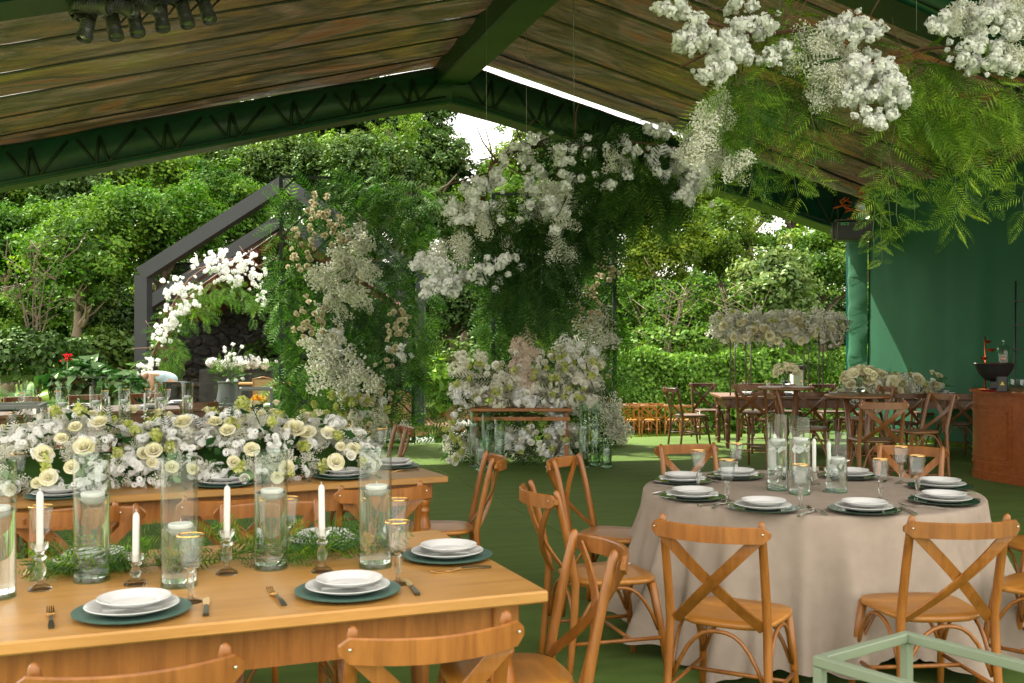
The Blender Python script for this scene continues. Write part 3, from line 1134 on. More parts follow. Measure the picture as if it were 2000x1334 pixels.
# ================================================================== VEGETATION
def crown_mesh(name, mat, nclump, per, leaf, clump_r, flat=0.8, seed=1, droop=0.0, shell=0.55, hole=0.0):
    """unit crown: leaf clumps spread through an uneven ellipsoid, gaps left between them"""
    global rng
    keep = rng
    rng = np.random.default_rng(seed)
    c = sph(nclump) * (shell + (1 - shell) * rng.random((nclump, 1)) ** .6)
    lump = 0.72 + 0.34 * np.sin(c[:, :1] * 3.1 + seed) * np.cos(c[:, 1:2] * 2.7 + seed * 2) + 0.12 * rng.normal(size=(nclump, 1))
    c = c * lump
    c[:, 2] *= flat
    k = rng.random(nclump) > hole
    c = c[k]
    n = len(c)
    d = sph(n * per) * (0.35 + 0.65 * rng.random((n * per, 1)) ** .5)
    d[:, 2] *= 0.62
    cr = clump_r * (0.6 + 0.8 * rng.random((n, 1)))
    pos = np.repeat(c, per, 0) + d * np.repeat(cr, per, 0)
    nrm = d + np.array([0, 0, 0.75]) + np.repeat(c, per, 0) * 0.35
    Rm = quat_mats(len(pos), nrm, 0.38)
    s = leaf * (0.6 + 0.8 * rng.random(len(pos)))
    me = merged(name, LEAF2[0], LEAF2[1], Rm, s, pos, mat, tint=np.repeat(np.clip(rng.normal(0, .55, n), -1.2, 1.2), per))
    rng = keep
    return me


def trunk_mesh(name, mat, seed, limbs=6, h0=1.0, spread=0.6, r0=0.05, top=0.5):
    """unit tree: height 1 from ground to the crown's centre"""
    r = random.Random(seed)
    b = MB()
    pts = [Vector((0, 0, -0.08))]
    for i in range(1, 9):
        pts.append(Vector((pts[-1].x + r.uniform(-.025, .025), pts[-1].y + r.uniform(-.025, .025), i / 8 * h0)))
    b.tube(pts, [r0 * (1.25 - 0.95 * i / 8) for i in range(9)], 8)
    for k in range(limbs):
        i = r.randint(4, 7)
        a = r.uniform(0, 6.28)
        p = pts[i].copy()
        q = [p]
        dx = Vector((math.cos(a) * spread, math.sin(a) * spread, r.uniform(.2, .6))) * 0.065
        for s in range(5):
            p = p + dx + Vector((r.uniform(-.025, .025), r.uniform(-.025, .025), r.uniform(-.02, .03)))
            q.append(p)
        b.tube(q, [r0 * .45 * (1 - s / 6.5) for s in range(6)], 6)
        for tw in range(2):
            p2 = q[r.randint(2, 4)]
            a2 = a + r.uniform(-1, 1)
            q2 = [p2]
            for s in range(3):
                q2.append(q2[-1] + Vector((math.cos(a2) * .05, math.sin(a2) * .05, r.uniform(.01, .06))))
            b.tube(q2, [r0 * .2, r0 * .16, r0 * .1, r0 * .06], 5)
    return b.mesh(name, mat)


CR = {
    'mid': [crown_mesh("crown", 'tr_mid', 220, 100, 0.064, 0.19, seed=s) for s in (1, 2, 3)],
    'yel': [crown_mesh("crown", 'tr_yel', 190, 90, 0.060, 0.19, seed=s, hole=.15) for s in (4, 5)],
    'dark': [crown_mesh("crown", 'tr_dark', 220, 100, 0.066, 0.19, seed=s) for s in (6, 7, 8)],
    'blue': [crown_mesh("crown", 'tr_blue', 150, 80, 0.095, 0.2, seed=s, hole=.1) for s in (9,)],
    'sparse': [crown_mesh("crown", 'tr_mid', 80, 60, 0.05, 0.16, seed=s, shell=.75) for s in (10,)],
}
TRK = [trunk_mesh("trunk", 'bark', s) for s in (1, 2)] + [trunk_mesh("trunk", 'bark2', s) for s in (3, 4)]
ntree = 0


def tree(px, py, Y, rpx, kind, label, group=None, flat=1.0, pale=None, slim=1.0):
    global ntree
    c = P(px, py, Y)
    rad = rpx * Y / F
    g0 = gz(c.x, c.y)
    t = thing(kind_name[kind], label, "tree", (c.x, c.y, g0), random.uniform(0, 6.28), group)
    h = max(c.z - g0, 1.0)
    tk = (TRK[ntree % 2] if pale else TRK[2 + ntree % 2]) if pale is not None else TRK[ntree % 4]
    ob("trunk", tk, t, scale=(h * slim * .8, h * slim * .8, h * .82))
    ob("crown", CR[kind][ntree % len(CR[kind])], t, loc=(0, 0, h), rot=(random.uniform(-.15, .15), random.uniform(-.15, .15), random.uniform(0, 6.28)), scale=(rad, rad, rad * flat))
    ntree += 1
    return t


kind_name = {'mid': "leafy_tree", 'yel': "yellow_green_tree", 'dark': "evergreen_tree", 'blue': "silvery_leaf_tree", 'sparse': "slender_tree"}
TREES = [
    (150, 485, 27, 135, 'mid', "broad bright green tree at the left edge with a pale leaning trunk", 1),
    (20, 470, 31, 120, 'mid', "bright green tree cut off by the left edge of the photo", 1),
    (-30, 620, 26, 90, 'mid', "low green tree crown at the far left above the cycad", 1),
    (300, 440, 29, 130, 'mid', "rounded green tree left of the pavilion's sloping rafter", 0),
    (225, 620, 28, 95, 'dark', "dark tree beside the pavilion's left post", 0),
    (440, 420, 33, 120, 'mid', "glossy green tree rising behind the pavilion's left rafter", 0),
    (380, 600, 32.5, 100, 'yel', "yellowish tree seen through the pavilion's open left side", 0),
    (560, 330, 36, 115, 'dark', "dark dense tree above the pavilion's peak", 0),
    (720, 345, 35, 125, 'dark', "tallest dark green tree behind the left flower frame", 0),
    (820, 420, 37, 95, 'blue', "big-leaved tree right of the left flower frame's top", 0),
    (905, 425, 39, 85, 'yel', "pale yellow green tree below the bright gap of sky", 0),
    (1000, 400, 41, 85, 'mid', "green tree behind the left end of the hanging white blossom arch", 0),
    (1110, 440, 38, 110, 'dark', "dark tree behind the middle of the hanging white blossom arch", 0),
    (1290, 480, 34, 115, 'yel', "light yellow green tree right of the right flower frame", 1),
    (1400, 470, 36, 110, 'yel', "yellow green tree with bare forking branches left of the green curtain", 1),
    (1500, 560, 32, 105, 'blue', "silvery green tree behind the floral canopy on posts", 1),
    (1600, 500, 35, 105, 'mid', "green tree close beside the green curtain's edge", 0),
    (1330, 620, 33, 95, 'mid', "low green tree behind the hedge left of the floral canopy", 0),
    (880, 580, 33, 100, 'dark', "dark tree between the two flower frames", 0),
    (1010, 620, 34, 90, 'dark', "dark low tree behind the right flower frame's left edge", 0),
    (655, 480, 33, 105, 'mid', "green tree directly behind the left flower frame", 0),
    (790, 250, 43, 60, 'sparse', "thin treetop against the sky left of the bright gap", 0),
    (1180, 600, 34, 100, 'mid', "green tree behind the right flower frame", 0),
]
for a in TREES:
    tree(*a[:6], pale=bool(a[6]))
wl = "distant tree in the dense wood behind the nearer trees"
for i, px in enumerate(range(-120, 1900, 105)):
    py = 420 if 830 < px < 1020 else 350
    tree(px, py + random.uniform(-30, 30), 47 + random.uniform(-2, 3), 120, ('dark', 'mid', 'yel')[i % 3], wl, "trees of the wood behind")
    tree(px + 50, 610 + random.uniform(-25, 25), 43 + random.uniform(-2, 2), 120, ('dark', 'dark', 'mid')[i % 3], wl, "trees of the wood behind")
for px, py in ((770, 330), (1090, 350), (1010, 400), (690, 250), (610, 215), (720, 205), (790, 235), (1490, 425), (20, 360), (120, 320), (300, 320), (60, 330), (190, 355), (420, 290), (500, 250), (620, 260), (350, 345), (1150, 330), (1260, 350), (1700, 420), (1800, 380)):
    tree(px, py, 52 + random.uniform(-2, 2), 105, random.choice(('dark', 'mid', 'sparse')), wl, "trees of the wood behind")

for i, px in enumerate(range(-190, -1250, -125)):        # the wood goes on to the left
    tree(px, 520 + random.uniform(-40, 30), 36 + random.uniform(-3, 3), 150, ('mid', 'dark', 'mid')[i % 3], wl, "trees of the wood behind")


def leafmass(name, pos, nrm, size, mat, spread=0.5, base=LEAF2):
    Rm = quat_mats(len(pos), nrm, spread)
    s = size * (0.6 + 0.8 * rng.random(len(pos)))
    return merged(name, base[0], base[1], Rm, s, pos, mat)


# bare pale branches of the right-hand trees
for (px, py, Y, lab) in ((1445, 640, 30.5, "bare pale forking sapling rising behind the hedge"), (1290, 640, 31, "thin pale bare sapling left of the floral canopy"), (75, 720, 24.5, "slender pale trunked sapling behind the cycad")):
    c = P(px, py, Y)
    b = MB()
    r = random.Random(int(px))
    for k in range(7):
        p = Vector((0, 0, 0.0))
        q = [p]
        a = r.uniform(-1.2, 1.2)
        for s in range(9):
            f = s / 8
            p = p + Vector((math.sin(a) * .22 * f + r.uniform(-.05, .05), r.uniform(-.1, .1), 0.46))
            q.append(p)
        b.tube(q, [0.032 * (1 - .1 * s) for s in range(10)], 6)
        for tw in range(3):
            s = r.randint(4, 8)
            b.tube([q[s], q[s] + Vector((r.uniform(-.5, .5), r.uniform(-.2, .2), .25)), q[s] + Vector((r.uniform(-1, 1), r.uniform(-.3, .3), .6))], [.02, .014, .006], 5)
    g0 = gz(c.x, c.y)
    t = thing("bare_sapling", lab, "tree", (c.x, c.y, g0))
    b.build("trunk", 'bark2' if px < 500 else 'bark', t)
    n = 500
    pos = np.stack([rng.normal(0, .9, n), rng.normal(0, .4, n), 2.6 + rng.random(n) * 1.8], -1)
    ob("crown", leafmass("crown", pos, np.array([0, 0, 1.0]), 0.12, 'tr_mid'), t)

# hedge along the lawn
hx0, hx1 = P(1195, 0, 30).x, P(1900, 0, 30).x
n = 34000
u, v = rng.random(n), rng.random(n)
face = rng.random(n)
X = hx0 + (hx1 - hx0) * u
front = face < .72
hz0, hz1 = -1.0, 1.22
top = hz1 + 0.10 * np.sin(X * 2.1) + 0.07 * np.sin(X * 5.3)
Z = np.where(front, hz0 + (top - hz0) * v, top - .05 * rng.random(n))
Y = np.where(front, 29.3 + 0.12 * np.sin(X * 3 + Z * 4) + .1 * rng.normal(size=n), 29.3 + 1.4 * v)
pos = np.stack([X, Y, Z], -1)
nr = np.where(front[:, None], np.array([0, -1, 0.55]), np.array([0, -.2, 1.0]))
hd = thing("clipped_hedge", "bright green clipped hedge along the lawn at the right", "hedge", ((hx0 + hx1) / 2, 30, -1.0))
o = ob("leaves", leafmass("leaves", pos, nr, 0.115, 'hedge', .55), hd)
o.location = -Vector(hd.location)
o["kind"] = "stuff"
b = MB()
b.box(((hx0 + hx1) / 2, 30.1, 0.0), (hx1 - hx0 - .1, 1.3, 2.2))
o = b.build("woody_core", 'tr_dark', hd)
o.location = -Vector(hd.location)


def bush(name, px, py, Y, rx, rz, leaf, n, mat, label, cat="bush", base=LEAF2, spread=.5):
    c = P(px, py, Y)
    a = rx * Y / F
    h = rz * Y / F
    d = sph(n) * (0.55 + 0.45 * rng.random((n, 1)) ** .5)
    d *= (0.86 + 0.14 * np.sin(d[:, :1] * 5 + px) + .1 * np.sin(d[:, 2:3] * 7))
    pos = d * np.array([a, a * .7, h])
    t = thing(name, label, cat, (c.x, c.y, gz(c.x, c.y)))
    off = c.z - gz(c.x, c.y)
    o = ob("foliage", leafmass("foliage", pos, d + np.array([0, 0, .6]), leaf, mat, spread, base), t, loc=(0, 0, off))
    o["kind"] = "stuff"
    b = MB()
    for k in range(5):
        q = Vector((random.uniform(-.5, .5) * a, random.uniform(-.3, .3) * a, off + random.uniform(-.2, .4) * h))
        b.tube([Vector((q.x * .2, q.y * .2, -.05)), q * .6, q], [.03, .022, .01], 5)
    b.build("stem", 'bark2', t)
    return t


BIG = (LEAF[0] * np.array([0.9, 1.0, 1.6]), LEAF[1])
bush("ginger_plant", 165, 748, 20.5, 90, 46, 0.34, 800, 'leafdk', "broad leaved ginger plants with one red flower left of the pavilion", "plant", BIG)
bush("ginger_plant", 245, 765, 20.0, 55, 36, 0.32, 420, 'leafdk', "broad leaved green plants at the foot of the pavilion's left post", "plant", BIG)
bush("shrub", 850, 752, 25, 62, 62, 0.22, 900, 'hedge', "glossy green shrub between the two flower frames", "bush", BIG)
bush("shrub", 60, 690, 24, 110, 60, 0.16, 2200, 'tr_dark', "dark shrub mass behind the cycad", "bush")
bush("shrub", 640, 700, 29.0, 160, 70, 0.18, 2500, 'tr_dark', "dark shrub behind the left flower frame's base", "bush")
bush("shrub", 960, 720, 29.0, 180, 75, 0.16, 3000, 'tr_dark', "dark shrubs behind the flower covered table", "bush")
bush("shrub", 1420, 660, 31.5, 260, 40, 0.15, 3000, 'tr_mid', "green shrubs rising just above the clipped hedge", "bush")
bush("shrub", 210, 690, 25.5, 90, 55, 0.16, 2200, 'tr_dark', "dark shrub left of the pavilion's post", "bush")
# red flower
c = P(130, 700, 20.2)
t = thing("ginger_flower", "single red ginger flower above the broad leaves", "flower", (c.x, c.y, gz(c.x, c.y)))
b = MB()
b.tube([(0, 0, 0), (0.02, 0, c.z - gz(c.x, c.y))], 0.012, 6)
b.build("stem", 'stem', t)
n = 24
d = np.stack([rng.normal(0, .03, n), rng.normal(0, .03, n), rng.random(n) * .16 - .04], -1)
ob("bract", leafmass("bract", d, np.array([0, -.2, 1.0]), 0.07, 'red', .6), t, loc=(0.02, 0, c.z - gz(c.x, c.y)))
# cycad: rosette of stiff fronds
c = P(38, 790, 17.6)
t = thing("cycad", "dark green cycad with stiff arching fronds at the left edge", "plant", (c.x, c.y, gz(c.x, c.y)))
b = MB()
b.lathe([(0.001, 0.5), (.14, .45), (.17, .2), (.2, -.1)], 10)
b.build("trunk", 'bark2', t)


def frond_strip():
    vs, fs = [], []
    for i in range(26):
        f = i / 25
        w = 0.13 * math.sin(math.pi * min(1, f * .92 + .12)) ** .7
        y = f * 1.0
        z = 0.55 * f - 0.62 * f * f
        for s in (-1, 1):
            k = len(vs)
            vs += [(0, y, z), (0, y + .02, z), (s * w, y + .07, z + .03), (s * w, y + .058, z + .03)]
            fs += [(k, k + 1, k + 2), (k, k + 2, k + 3)]
    return np.array(vs), np.array(fs)


fv, ff = frond_strip()
fm = npmesh("frond", fv, ff.reshape(-1), 3, 'leafdk')
for k in range(30):
    a = k * 2.4
    e = random.uniform(-.15, .75)
    ob("frond", fm, t, loc=(0, 0, 0.45), rot=(e, random.uniform(-.2, .2), a), scale=random.uniform(.85, 1.1))

# lawn grass: blades on the part of the lawn in view
n = 26000
gx = rng.uniform(-1.5, 9.5, n)
gy = TO.y + 0.3125 * (gx - TO.x) + 0.25 + rng.random(n) ** 1.5 * 15
pos = np.array([(x, y, gz(x, y)) for x, y in zip(gx, gy)])
tri = (np.array([[-.12, 0, 0], [.12, 0, 0], [0, 0.15, 1]]), np.array([[0, 1, 2]]))
Rm = quat_mats(n, np.array([0, 0, 1.0]), .35)
o = ob("grass", merged("grass", tri[0], tri[1], Rm, .07 * (.6 + .8 * rng.random(n)), pos, 'grass'))
o["kind"] = "stuff"
tag(o, "short bright lawn grass beyond the carpet", "grass")
o2n = 3500
ga = rng.uniform(0.05, 7.3, o2n)
pos = np.array([tuple(T(HALF - .06 + .05 * rng.normal(), a, 0.0)) for a in ga])
pos = pos[:]
Rm = quat_mats(o2n, np.array([-.3, 0, 1.0]), .35)
o = ob("grass", merged("grass", tri[0], tri[1], Rm, .07 * (.6 + .8 * rng.random(o2n)), pos, 'grass'))
o["kind"] = "stuff"
tag(o, "grass blades sticking up along the foot of the green curtain", "grass")

# ================================================================== CHAIRS
def chair_parts(root, fr, seatm, sh=0.46, bh=0.88, wd=1.0, ring=False):
    """cross-back bentwood chair, facing +y, origin on the floor under the seat"""
    k = bh - 0.88
    # seat: rounded trapezoid, slightly dished
    b = MB()
    out = []
    for i in range(40):
        a = 2 * math.pi * i / 40
        c, s = math.cos(a), math.sin(a)
        sx = math.copysign(abs(c) ** 0.55, c)
        sy = math.copysign(abs(s) ** 0.55, s)
        w = (0.205 + 0.02 * sy) * wd
        out.append((sx * w, sy * 0.205 * wd))
    rings = [(0.93, -0.026), (1.0, -0.018), (1.0, -0.006), (0.975, 0.0), (0.6, -0.006), (0.25, -0.009)]
    vs = [(x * f, y * f, sh + z) for f, z in rings for x, y in out]
    n = 40
    fs = [(r * n + i, r * n + (i + 1) % n, (r + 1) * n + (i + 1) % n, (r + 1) * n + i) for r in range(5) for i in range(n)]
    fs += [tuple(range(n - 1, -1, -1)), tuple(5 * n + i for i in range(n))]
    b.add(vs, fs, True)
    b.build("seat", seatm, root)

    def postp(s, z):
        if z <= sh:
            f = z / sh
            return Vector((s * (0.205 - 0.012 * f) * wd, -0.255 + 0.06 * f - .02 * f * f, z))
        f = (z - sh) / (bh - sh)
        return Vector((s * (0.193 - 0.0 * f) * wd, -0.215 - 0.075 * f - 0.02 * f * f, z))
    for s in (-1, 1):
        zs = [0, .12, .25, .36, sh, sh + .1, sh + .2, sh + .3, bh - .03, bh - .006, bh + .002]
        rr = [.015, .016, .017, .018, .0185, .018, .0175, .017, .016, .012, .004]
        b = MB()
        b.tube([postp(s, z) for z in zs], rr, 10)
        b.build("back_post", fr, root)
        b = MB()
        b.tube([(s * .205 * wd, .235, 0), (s * .192 * wd, .20, .25), (s * .178 * wd, .165, sh - .022)], [.0135, .017, .019], 10)
        b.build("leg", fr, root)
    # top rail: bent strip, fixed in front of nothing: hugs the rear of the posts, its ends rounded
    b = MB()
    pz = bh - 0.048
    vs = []
    nn = 20
    hw = 0.232 * wd
    yb = postp(1, pz).y
    for i in range(nn + 1):
        f = -1 + 2 * i / nn
        x = f * hw
        y = yb - 0.024 - 0.080 * (1 - f * f)
        e = 1.0 if abs(f) < .9 else max(0.30, math.sqrt(max(0, 1 - ((abs(f) - .9) / .1) ** 2)))
        hh = 0.029 * e
        dz = 0.0
        for (oy, oz) in ((-.008, -hh), (-.008, hh), (-.003, hh + .004), (.006, hh + .002), (.009, hh - .004), (.009, -hh)):
            vs.append((x, y + oy, pz + oz + dz))
    m = 6
    fs = [(i * m + j, i * m + (j + 1) % m, (i + 1) * m + (j + 1) % m, (i + 1) * m + j) for i in range(nn) for j in range(m)]
    fs += [tuple(range(m - 1, -1, -1)), tuple(nn * m + j for j in range(m))]
    b.add(vs, fs)
    tr = b.build("top_rail", fr, root)
    sc = MB()
    for s in (-1, 1):
        for dx in (-.010, .012):
            n0 = len(sc.v)
            sc.lathe([(.0001, .003), (.0035, .002), (.0045, 0)], 8, c=(0, 0, 0))
            nv = len(sc.v) - n0
            for q in range(len(sc.v) - nv, len(sc.v)):
                x, y, z = sc.v[q]
                sc.v[q] = (s * (0.198 * wd + dx) + x, yb - .024 - .052 * (1 - (0.198 / .232) ** 2) - .0165 - z, pz + dx * .6 + y)
    ob("screw", sc.mesh("screw", 'screw'), tr)
    # crossed slats: flat strips bowed to the rear
    for s in (-1, 1):
        b = MB()
        pts = []
        for i in range(13):
            f = i / 12
            x = s * (0.198 - 0.375 * f) * wd
            z = pz - .005 + (sh - .005 - pz) * f
            y0 = (yb - .037) * (1 - f) + (-0.207) * f
            pts.append((x, y0 - 0.045 * math.sin(math.pi * f) - (.009 * s if 0 else 0) - (0.0045 if s > 0 else -.0045) * math.sin(math.pi * f) ** .5, z))
        b.tube(pts, 1.0, flat=(0.0215, 0.0042), up=(1, 0, 0.2))
        b.build("cross_slat", fr, root)
    # bentwood arches and stretchers
    b = MB()
    top = sh - .035
    low = sh * .48

    def arch(p, q):
        p, q = Vector(p), Vector(q)
        pts = []
        for i in range(13):
            f = i / 12
            c = p.lerp(q, f)
            c.z = low + (top - low) * (1 - abs(2 * f - 1) ** 2.6)
            pts.append(c)
        b.tube(pts, .0085, 7)
    fl, frr = Vector((-.186 * wd, .19, 0)), Vector((.186 * wd, .19, 0))
    bl_, br_ = Vector((-.185 * wd, -.215, 0)), Vector((.185 * wd, -.215, 0))
    arch(fl, frr)
    arch(bl_, br_)
    arch(fl + Vector((-.006, 0, 0)), bl_ + Vector((-.006, 0, 0)))
    arch(frr + Vector((.006, 0, 0)), br_ + Vector((.006, 0, 0)))
    b.build("bentwood_arch", fr, root)
    b = MB()
    zst = sh * .40
    b.tube([(-.2 * wd, .2, zst), (-.198 * wd, -.225, zst)], .009, 7)
    b.tube([(.2 * wd, .2, zst), (.198 * wd, -.225, zst)], .009, 7)
    b.tube([(-.2 * wd, .05, zst + .002), (.2 * wd, .05, zst + .002)], .009, 7)
    b.build("stretcher", fr, root)
    if ring:
        b = MB()
        for (zz) in (sh * .33,):
            b.tube([(-.2 * wd, .21, zz), (.2 * wd, .21, zz)], .012, 7)
            b.build("footrest", fr, root)
            b = MB()
            b.tube([(-.2 * wd, -.235, zz), (.2 * wd, -.235, zz)], .012, 7)
            b.build("footrest", fr, root)


PROTO = {}


def chair(kind, x, y, face, label, group):
    """face = direction (dx, dy) the sitter looks"""
    rz = math.atan2(face[1], face[0]) - math.pi / 2
    loc = (x, y, 0)
    if kind in PROTO:
        return clone(PROTO[kind], loc, rz, label, group)
    nm = "bar_stool" if kind == 'stool' else "crossback_chair"
    t = thing(nm, label, "bar stool" if kind == 'stool' else "chair", loc, rz, group)
    if kind == 'honey':
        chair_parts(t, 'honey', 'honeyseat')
    elif kind == 'dark':
        chair_parts(t, 'dark', 'darkseat')
    elif kind == 'mid':
        chair_parts(t, 'mid', 'midseat')
    elif kind == 'stool':
        chair_parts(t, 'mid', 'midseat', 0.69, 1.05, 0.92, True)
    PROTO[kind] = t
    return t


AU = (-0.366, 0.930)        # across the front table, away from the camera
AL = (-0.930, -0.366)
gA = "cross back chairs at the front wooden table"
chair('honey', -0.927, 2.54, AU, "honey wood chair with only its top rail showing at the lower left corner", gA)
chair('honey', -0.306, 2.82, AU, "honey wood chair at the bottom edge in front of the front table's right part", gA)
chair('honey', -0.02, 3.47, (-0.955, -0.27), "honey wood chair tucked in at the right end of the front table", gA)
chair('honey', -1.62, 3.98, (0.366, -0.93), "chair facing the camera behind the front table's left plate and tall vase", gA)
chair('honey', -0.90, 4.12, (0.366, -0.93), "chair facing the camera behind the front table's green draped middle plate", gA)
chair('honey', -2.25, 3.80, (0.366, -0.93), "chair facing the camera at the far left behind the front table", gA)
gB = "cross back chairs at the table with the rose runner"
BU = (-0.40, 0.917)
chair('honey', -1.96, 4.60, BU, "chair back seen from behind left of the second table's near side", gB)
chair('honey', -1.36, 4.90, BU, "chair back seen from behind at the middle of the rose runner table", gB)
chair('honey', -0.74, 5.24, BU, "chair back seen from behind near the right corner of the rose runner table", gB)
chair('honey', -0.44, 6.20, (-1, -.12), "honey wood chair facing left at the right end of the rose runner table", gB)
chair('mid', -1.18, 8.30, (-0.9, -.3), "brown chair showing only its top beyond the rose runner's right end", gB)
gR = "cross back chairs around the round linen table"
RC = Vector((1.58, 5.60, 0))


def rface(x, y, tw=0.0):
    d = Vector((RC.x - x, RC.y - y, 0)).normalized()
    return (d.x * math.cos(tw) - d.y * math.sin(tw), d.x * math.sin(tw) + d.y * math.cos(tw))


chair('honey', 0.90, 4.26, rface(.90, 4.26, -.02), "honey chair with its back to the camera at the round table's front left", gR)
chair('honey', 1.70, 4.36, rface(1.70, 4.36, .0), "honey chair with its back to the camera above the pale steel frame", gR)
chair('honey', 0.44, 4.98, (0.96, 0.28), "honey chair seen side on at the round table's left, nearer of two", gR)
chair('honey', 0.60, 6.00, (0.90, -0.42), "honey chair at the round table's left, farther of two", gR)
chair('honey', 1.25, 6.62, rface(1.25, 6.62), "chair facing the camera behind the round table's left rear plate", gR)
chair('honey', 2.42, 6.55, rface(2.42, 6.55, .15), "chair facing the camera behind the round table's right rear plate", gR)
chair('honey', 2.42, 4.72, rface(2.42, 4.72), "chair cut off at the right edge with its seat in front of the tablecloth", gR)
chair('honey', 2.88, 5.72, rface(2.88, 5.72, -.1), "chair cut off at the right edge behind the round table", gR)
gD = "brown chairs and stools around the far tables at the right"
chair('dark', 2.66, 15.70, (0.95, .30), "dark chair at the left end of the far right table", gD)
chair('dark', 3.15, 16.85, (0.1, -1), "dark chair behind the far right table's left end", gD)
chair('dark', 3.55, 14.75, (0.1, 1), "dark chair facing away at the far right table's left part", gD)
chair('dark', 4.35, 16.6, (0, -1), "dark chair on the far side behind the left high table", gD)
chair('dark', 4.62, 14.55, (0, 1), "dark chair facing away between the two high tables", gD)
chair('dark', 5.55, 16.45, (0, -1), "dark chair on the far side behind the low white flowers", gD)
chair('dark', 6.45, 16.3, (-.2, -1), "dark chair on the far side nearest the cherry wood bar", gD)
chair('dark', 5.98, 14.15, (.1, 1), "dark chair facing away right beside the cherry wood bar", gD)
chair('dark', 5.25, 14.2, (-.1, 1), "dark chair facing away in front of the low white flowers", gD)
chair('dark', 3.92, 16.75, (0, -1), "dark chair on the far side of the far right table under the floral canopy", gD)
chair('dark', 5.02, 16.5, (.1, -1), "dark chair on the far side left of the low white flowers", gD)
chair('dark', 4.08, 14.6, (-.05, 1), "dark chair facing away behind the left high table's legs", gD)
chair('stool', 3.02, 12.9, (0.5, .85), "tall bar stool left of the left high table", gD)
chair('stool', 2.98, 10.55, (0.95, -.25), "tall bar stool facing right at the near high table's left", gD)
chair('stool', 3.20, 9.30, (0.06, 1), "tall bar stool with its back to the camera at the near high table", gD)
chair('stool', 3.92, 10.2, (-.93, -.28), "tall bar stool facing left at the near high table's right", gD)
chair('stool', 3.95, 11.9, (-.9, -.1), "tall bar stool to the right of the left high table", gD)
gC = "brown chairs at the rear tables on the left"
chair('mid', -3.42, 6.85, (-.3, .95), "brown chair back at the far left before the third table", gC)
CU = (-0.57, 0.82)
for i, (p, lab) in enumerate(((0.5, "first"), (1.25, "second"), (2.0, "third"), (2.75, "fourth"))):
    o = Vector((-3.41, 12.65, 0)) - Vector((.82, .57, 0)) * p + Vector((-0.57, .82, 0)) * 1.45
    chair('mid', o.x, o.y, (0.57, -0.82), f"brown chair on the far side of the rear left table, {lab} from its right end", gC)
o = Vector((-3.41, 12.65, 0)) - Vector((.82, .57, 0)) * 0.55 + Vector((-0.57, .82, 0)) * -.25
chair('mid', o.x, o.y, CU, "brown chair on the near side of the rear left table behind the white roses", gC)
# chairs on the lawn: too far to count the leg pieces, same build
gL = "honey chairs in rows on the lawn before the hedge"
lawn = []
for row, (Yr, xs_) in enumerate(((28.2, (1236, 1272, 1318, 1352)), (29.0, (1226, 1256, 1290)))):
    for i, px in enumerate(xs_):
        x = (px - 1000) * Yr / F
        lawn.append((x, Yr, row, i))
names = {(0, 0): "leftmost honey chair of the front row on the lawn", (0, 1): "second honey chair from the left in the lawn's front row",
         (0, 2): "third honey chair from the left in the lawn's front row", (0, 3): "honey chair on the lawn seen left of the dark end chair",
         (1, 0): "leftmost honey chair of the rear row on the lawn", (1, 1): "middle honey chair of the rear row on the lawn", (1, 2): "rightmost honey chair of the rear row on the lawn"}
for x, y, r_, i in lawn:
    o = chair('honey', x, y, (0.25 + .1 * i, 1), names[(r_, i)], gL)
    o.location.z = gz(x, y)

# ================================================================== TABLES
def turned_leg():
    b = MB()
    b.box((0, 0, 0.615), (0.088, 0.088, 0.09), bev=0.006)
    b.lathe([(.030, .57), (.040, .565), (.043, .55), (.036, .535), (.031, .525), (.038, .515), (.041, .505), (.036, .495), (.030, .485), (.034, .46), (.043, .43), (.046, .40),
             (.043, .37), (.035, .345), (.031, .335), (.039, .325), (.041, .313), (.036, .30), (.031, .29), (.035, .25), (.038, .20), (.033, .13), (.027, .09), (.034, .08), (.036, .07), (.030, .055), (.024, .0)], 18)
    return b


def long_table(name, label, corner, ang, L, W, topm, legm, H=0.76):
    """corner = near right corner of the top; runs left from there"""
    t = thing(name, label, "table", (corner[0], corner[1], 0), ang)
    npl = 6
    pw = W / npl
    b = MB()
    b.box((-L / 2, W / 2, H - .019), (L, W, .038), bev=.006)
    b.build("tabletop", topm, t)
    b = MB()
    ins = 0.10
    for yy in (ins, W - ins):
        b.box((-L / 2, yy, H - .105), (L - .3, .024, .13))
    for xx in (-ins, -L + ins):
        b.box((xx, W / 2, H - .105), (.024, W - .3, .13))
    b.build("apron", legm, t)
    lm = turned_leg().mesh("leg", legm)
    for xx in (-.115, -L + .115):
        for yy in (.115, W - .115):
            o = ob("leg", lm, t, loc=(xx, yy, 0), scale=(1, 1, (H - .04) / .66))
    return t


TA = (0.117, 3.326)
AANG = R(21.5)
tA = long_table("banquet_table", "long honey wood table at the front left set with plates and candles", TA, AANG, 3.4, 1.16, 'table', 'honey')
BANG = R(25.5)
TB = (-0.372, 6.158)
tB = long_table("banquet_table", "long honey wood table covered by the white rose runner", TB, BANG, 4.2, 1.15, 'table', 'honey')
tE = long_table("banquet_table", "brown wooden table behind the left end of the rose runner", (-3.05, 8.25), R(30), 2.6, 1.1, 'tablered', 'mid')
CANG = R(35)
TC = (-3.41, 12.65)
tC = long_table("banquet_table", "long brown table at the rear left lined with cylinder vases", TC, CANG, 4.6, 1.15, 'tablered', 'mid')
DANG = R(-3)
TD = (6.75, 14.90)
tD = long_table("banquet_table", "long dark wood table by the green curtain at the far right", TD, DANG, 3.75, 1.15, 'mid', 'dark')


def loc_on(corner, ang, p, q):
    """p metres left of the right end, q metres from the near edge"""
    c, s = math.cos(ang), math.sin(ang)
    return Vector((corner[0] - p * c - q * s, corner[1] - p * s + q * c, 0.76))


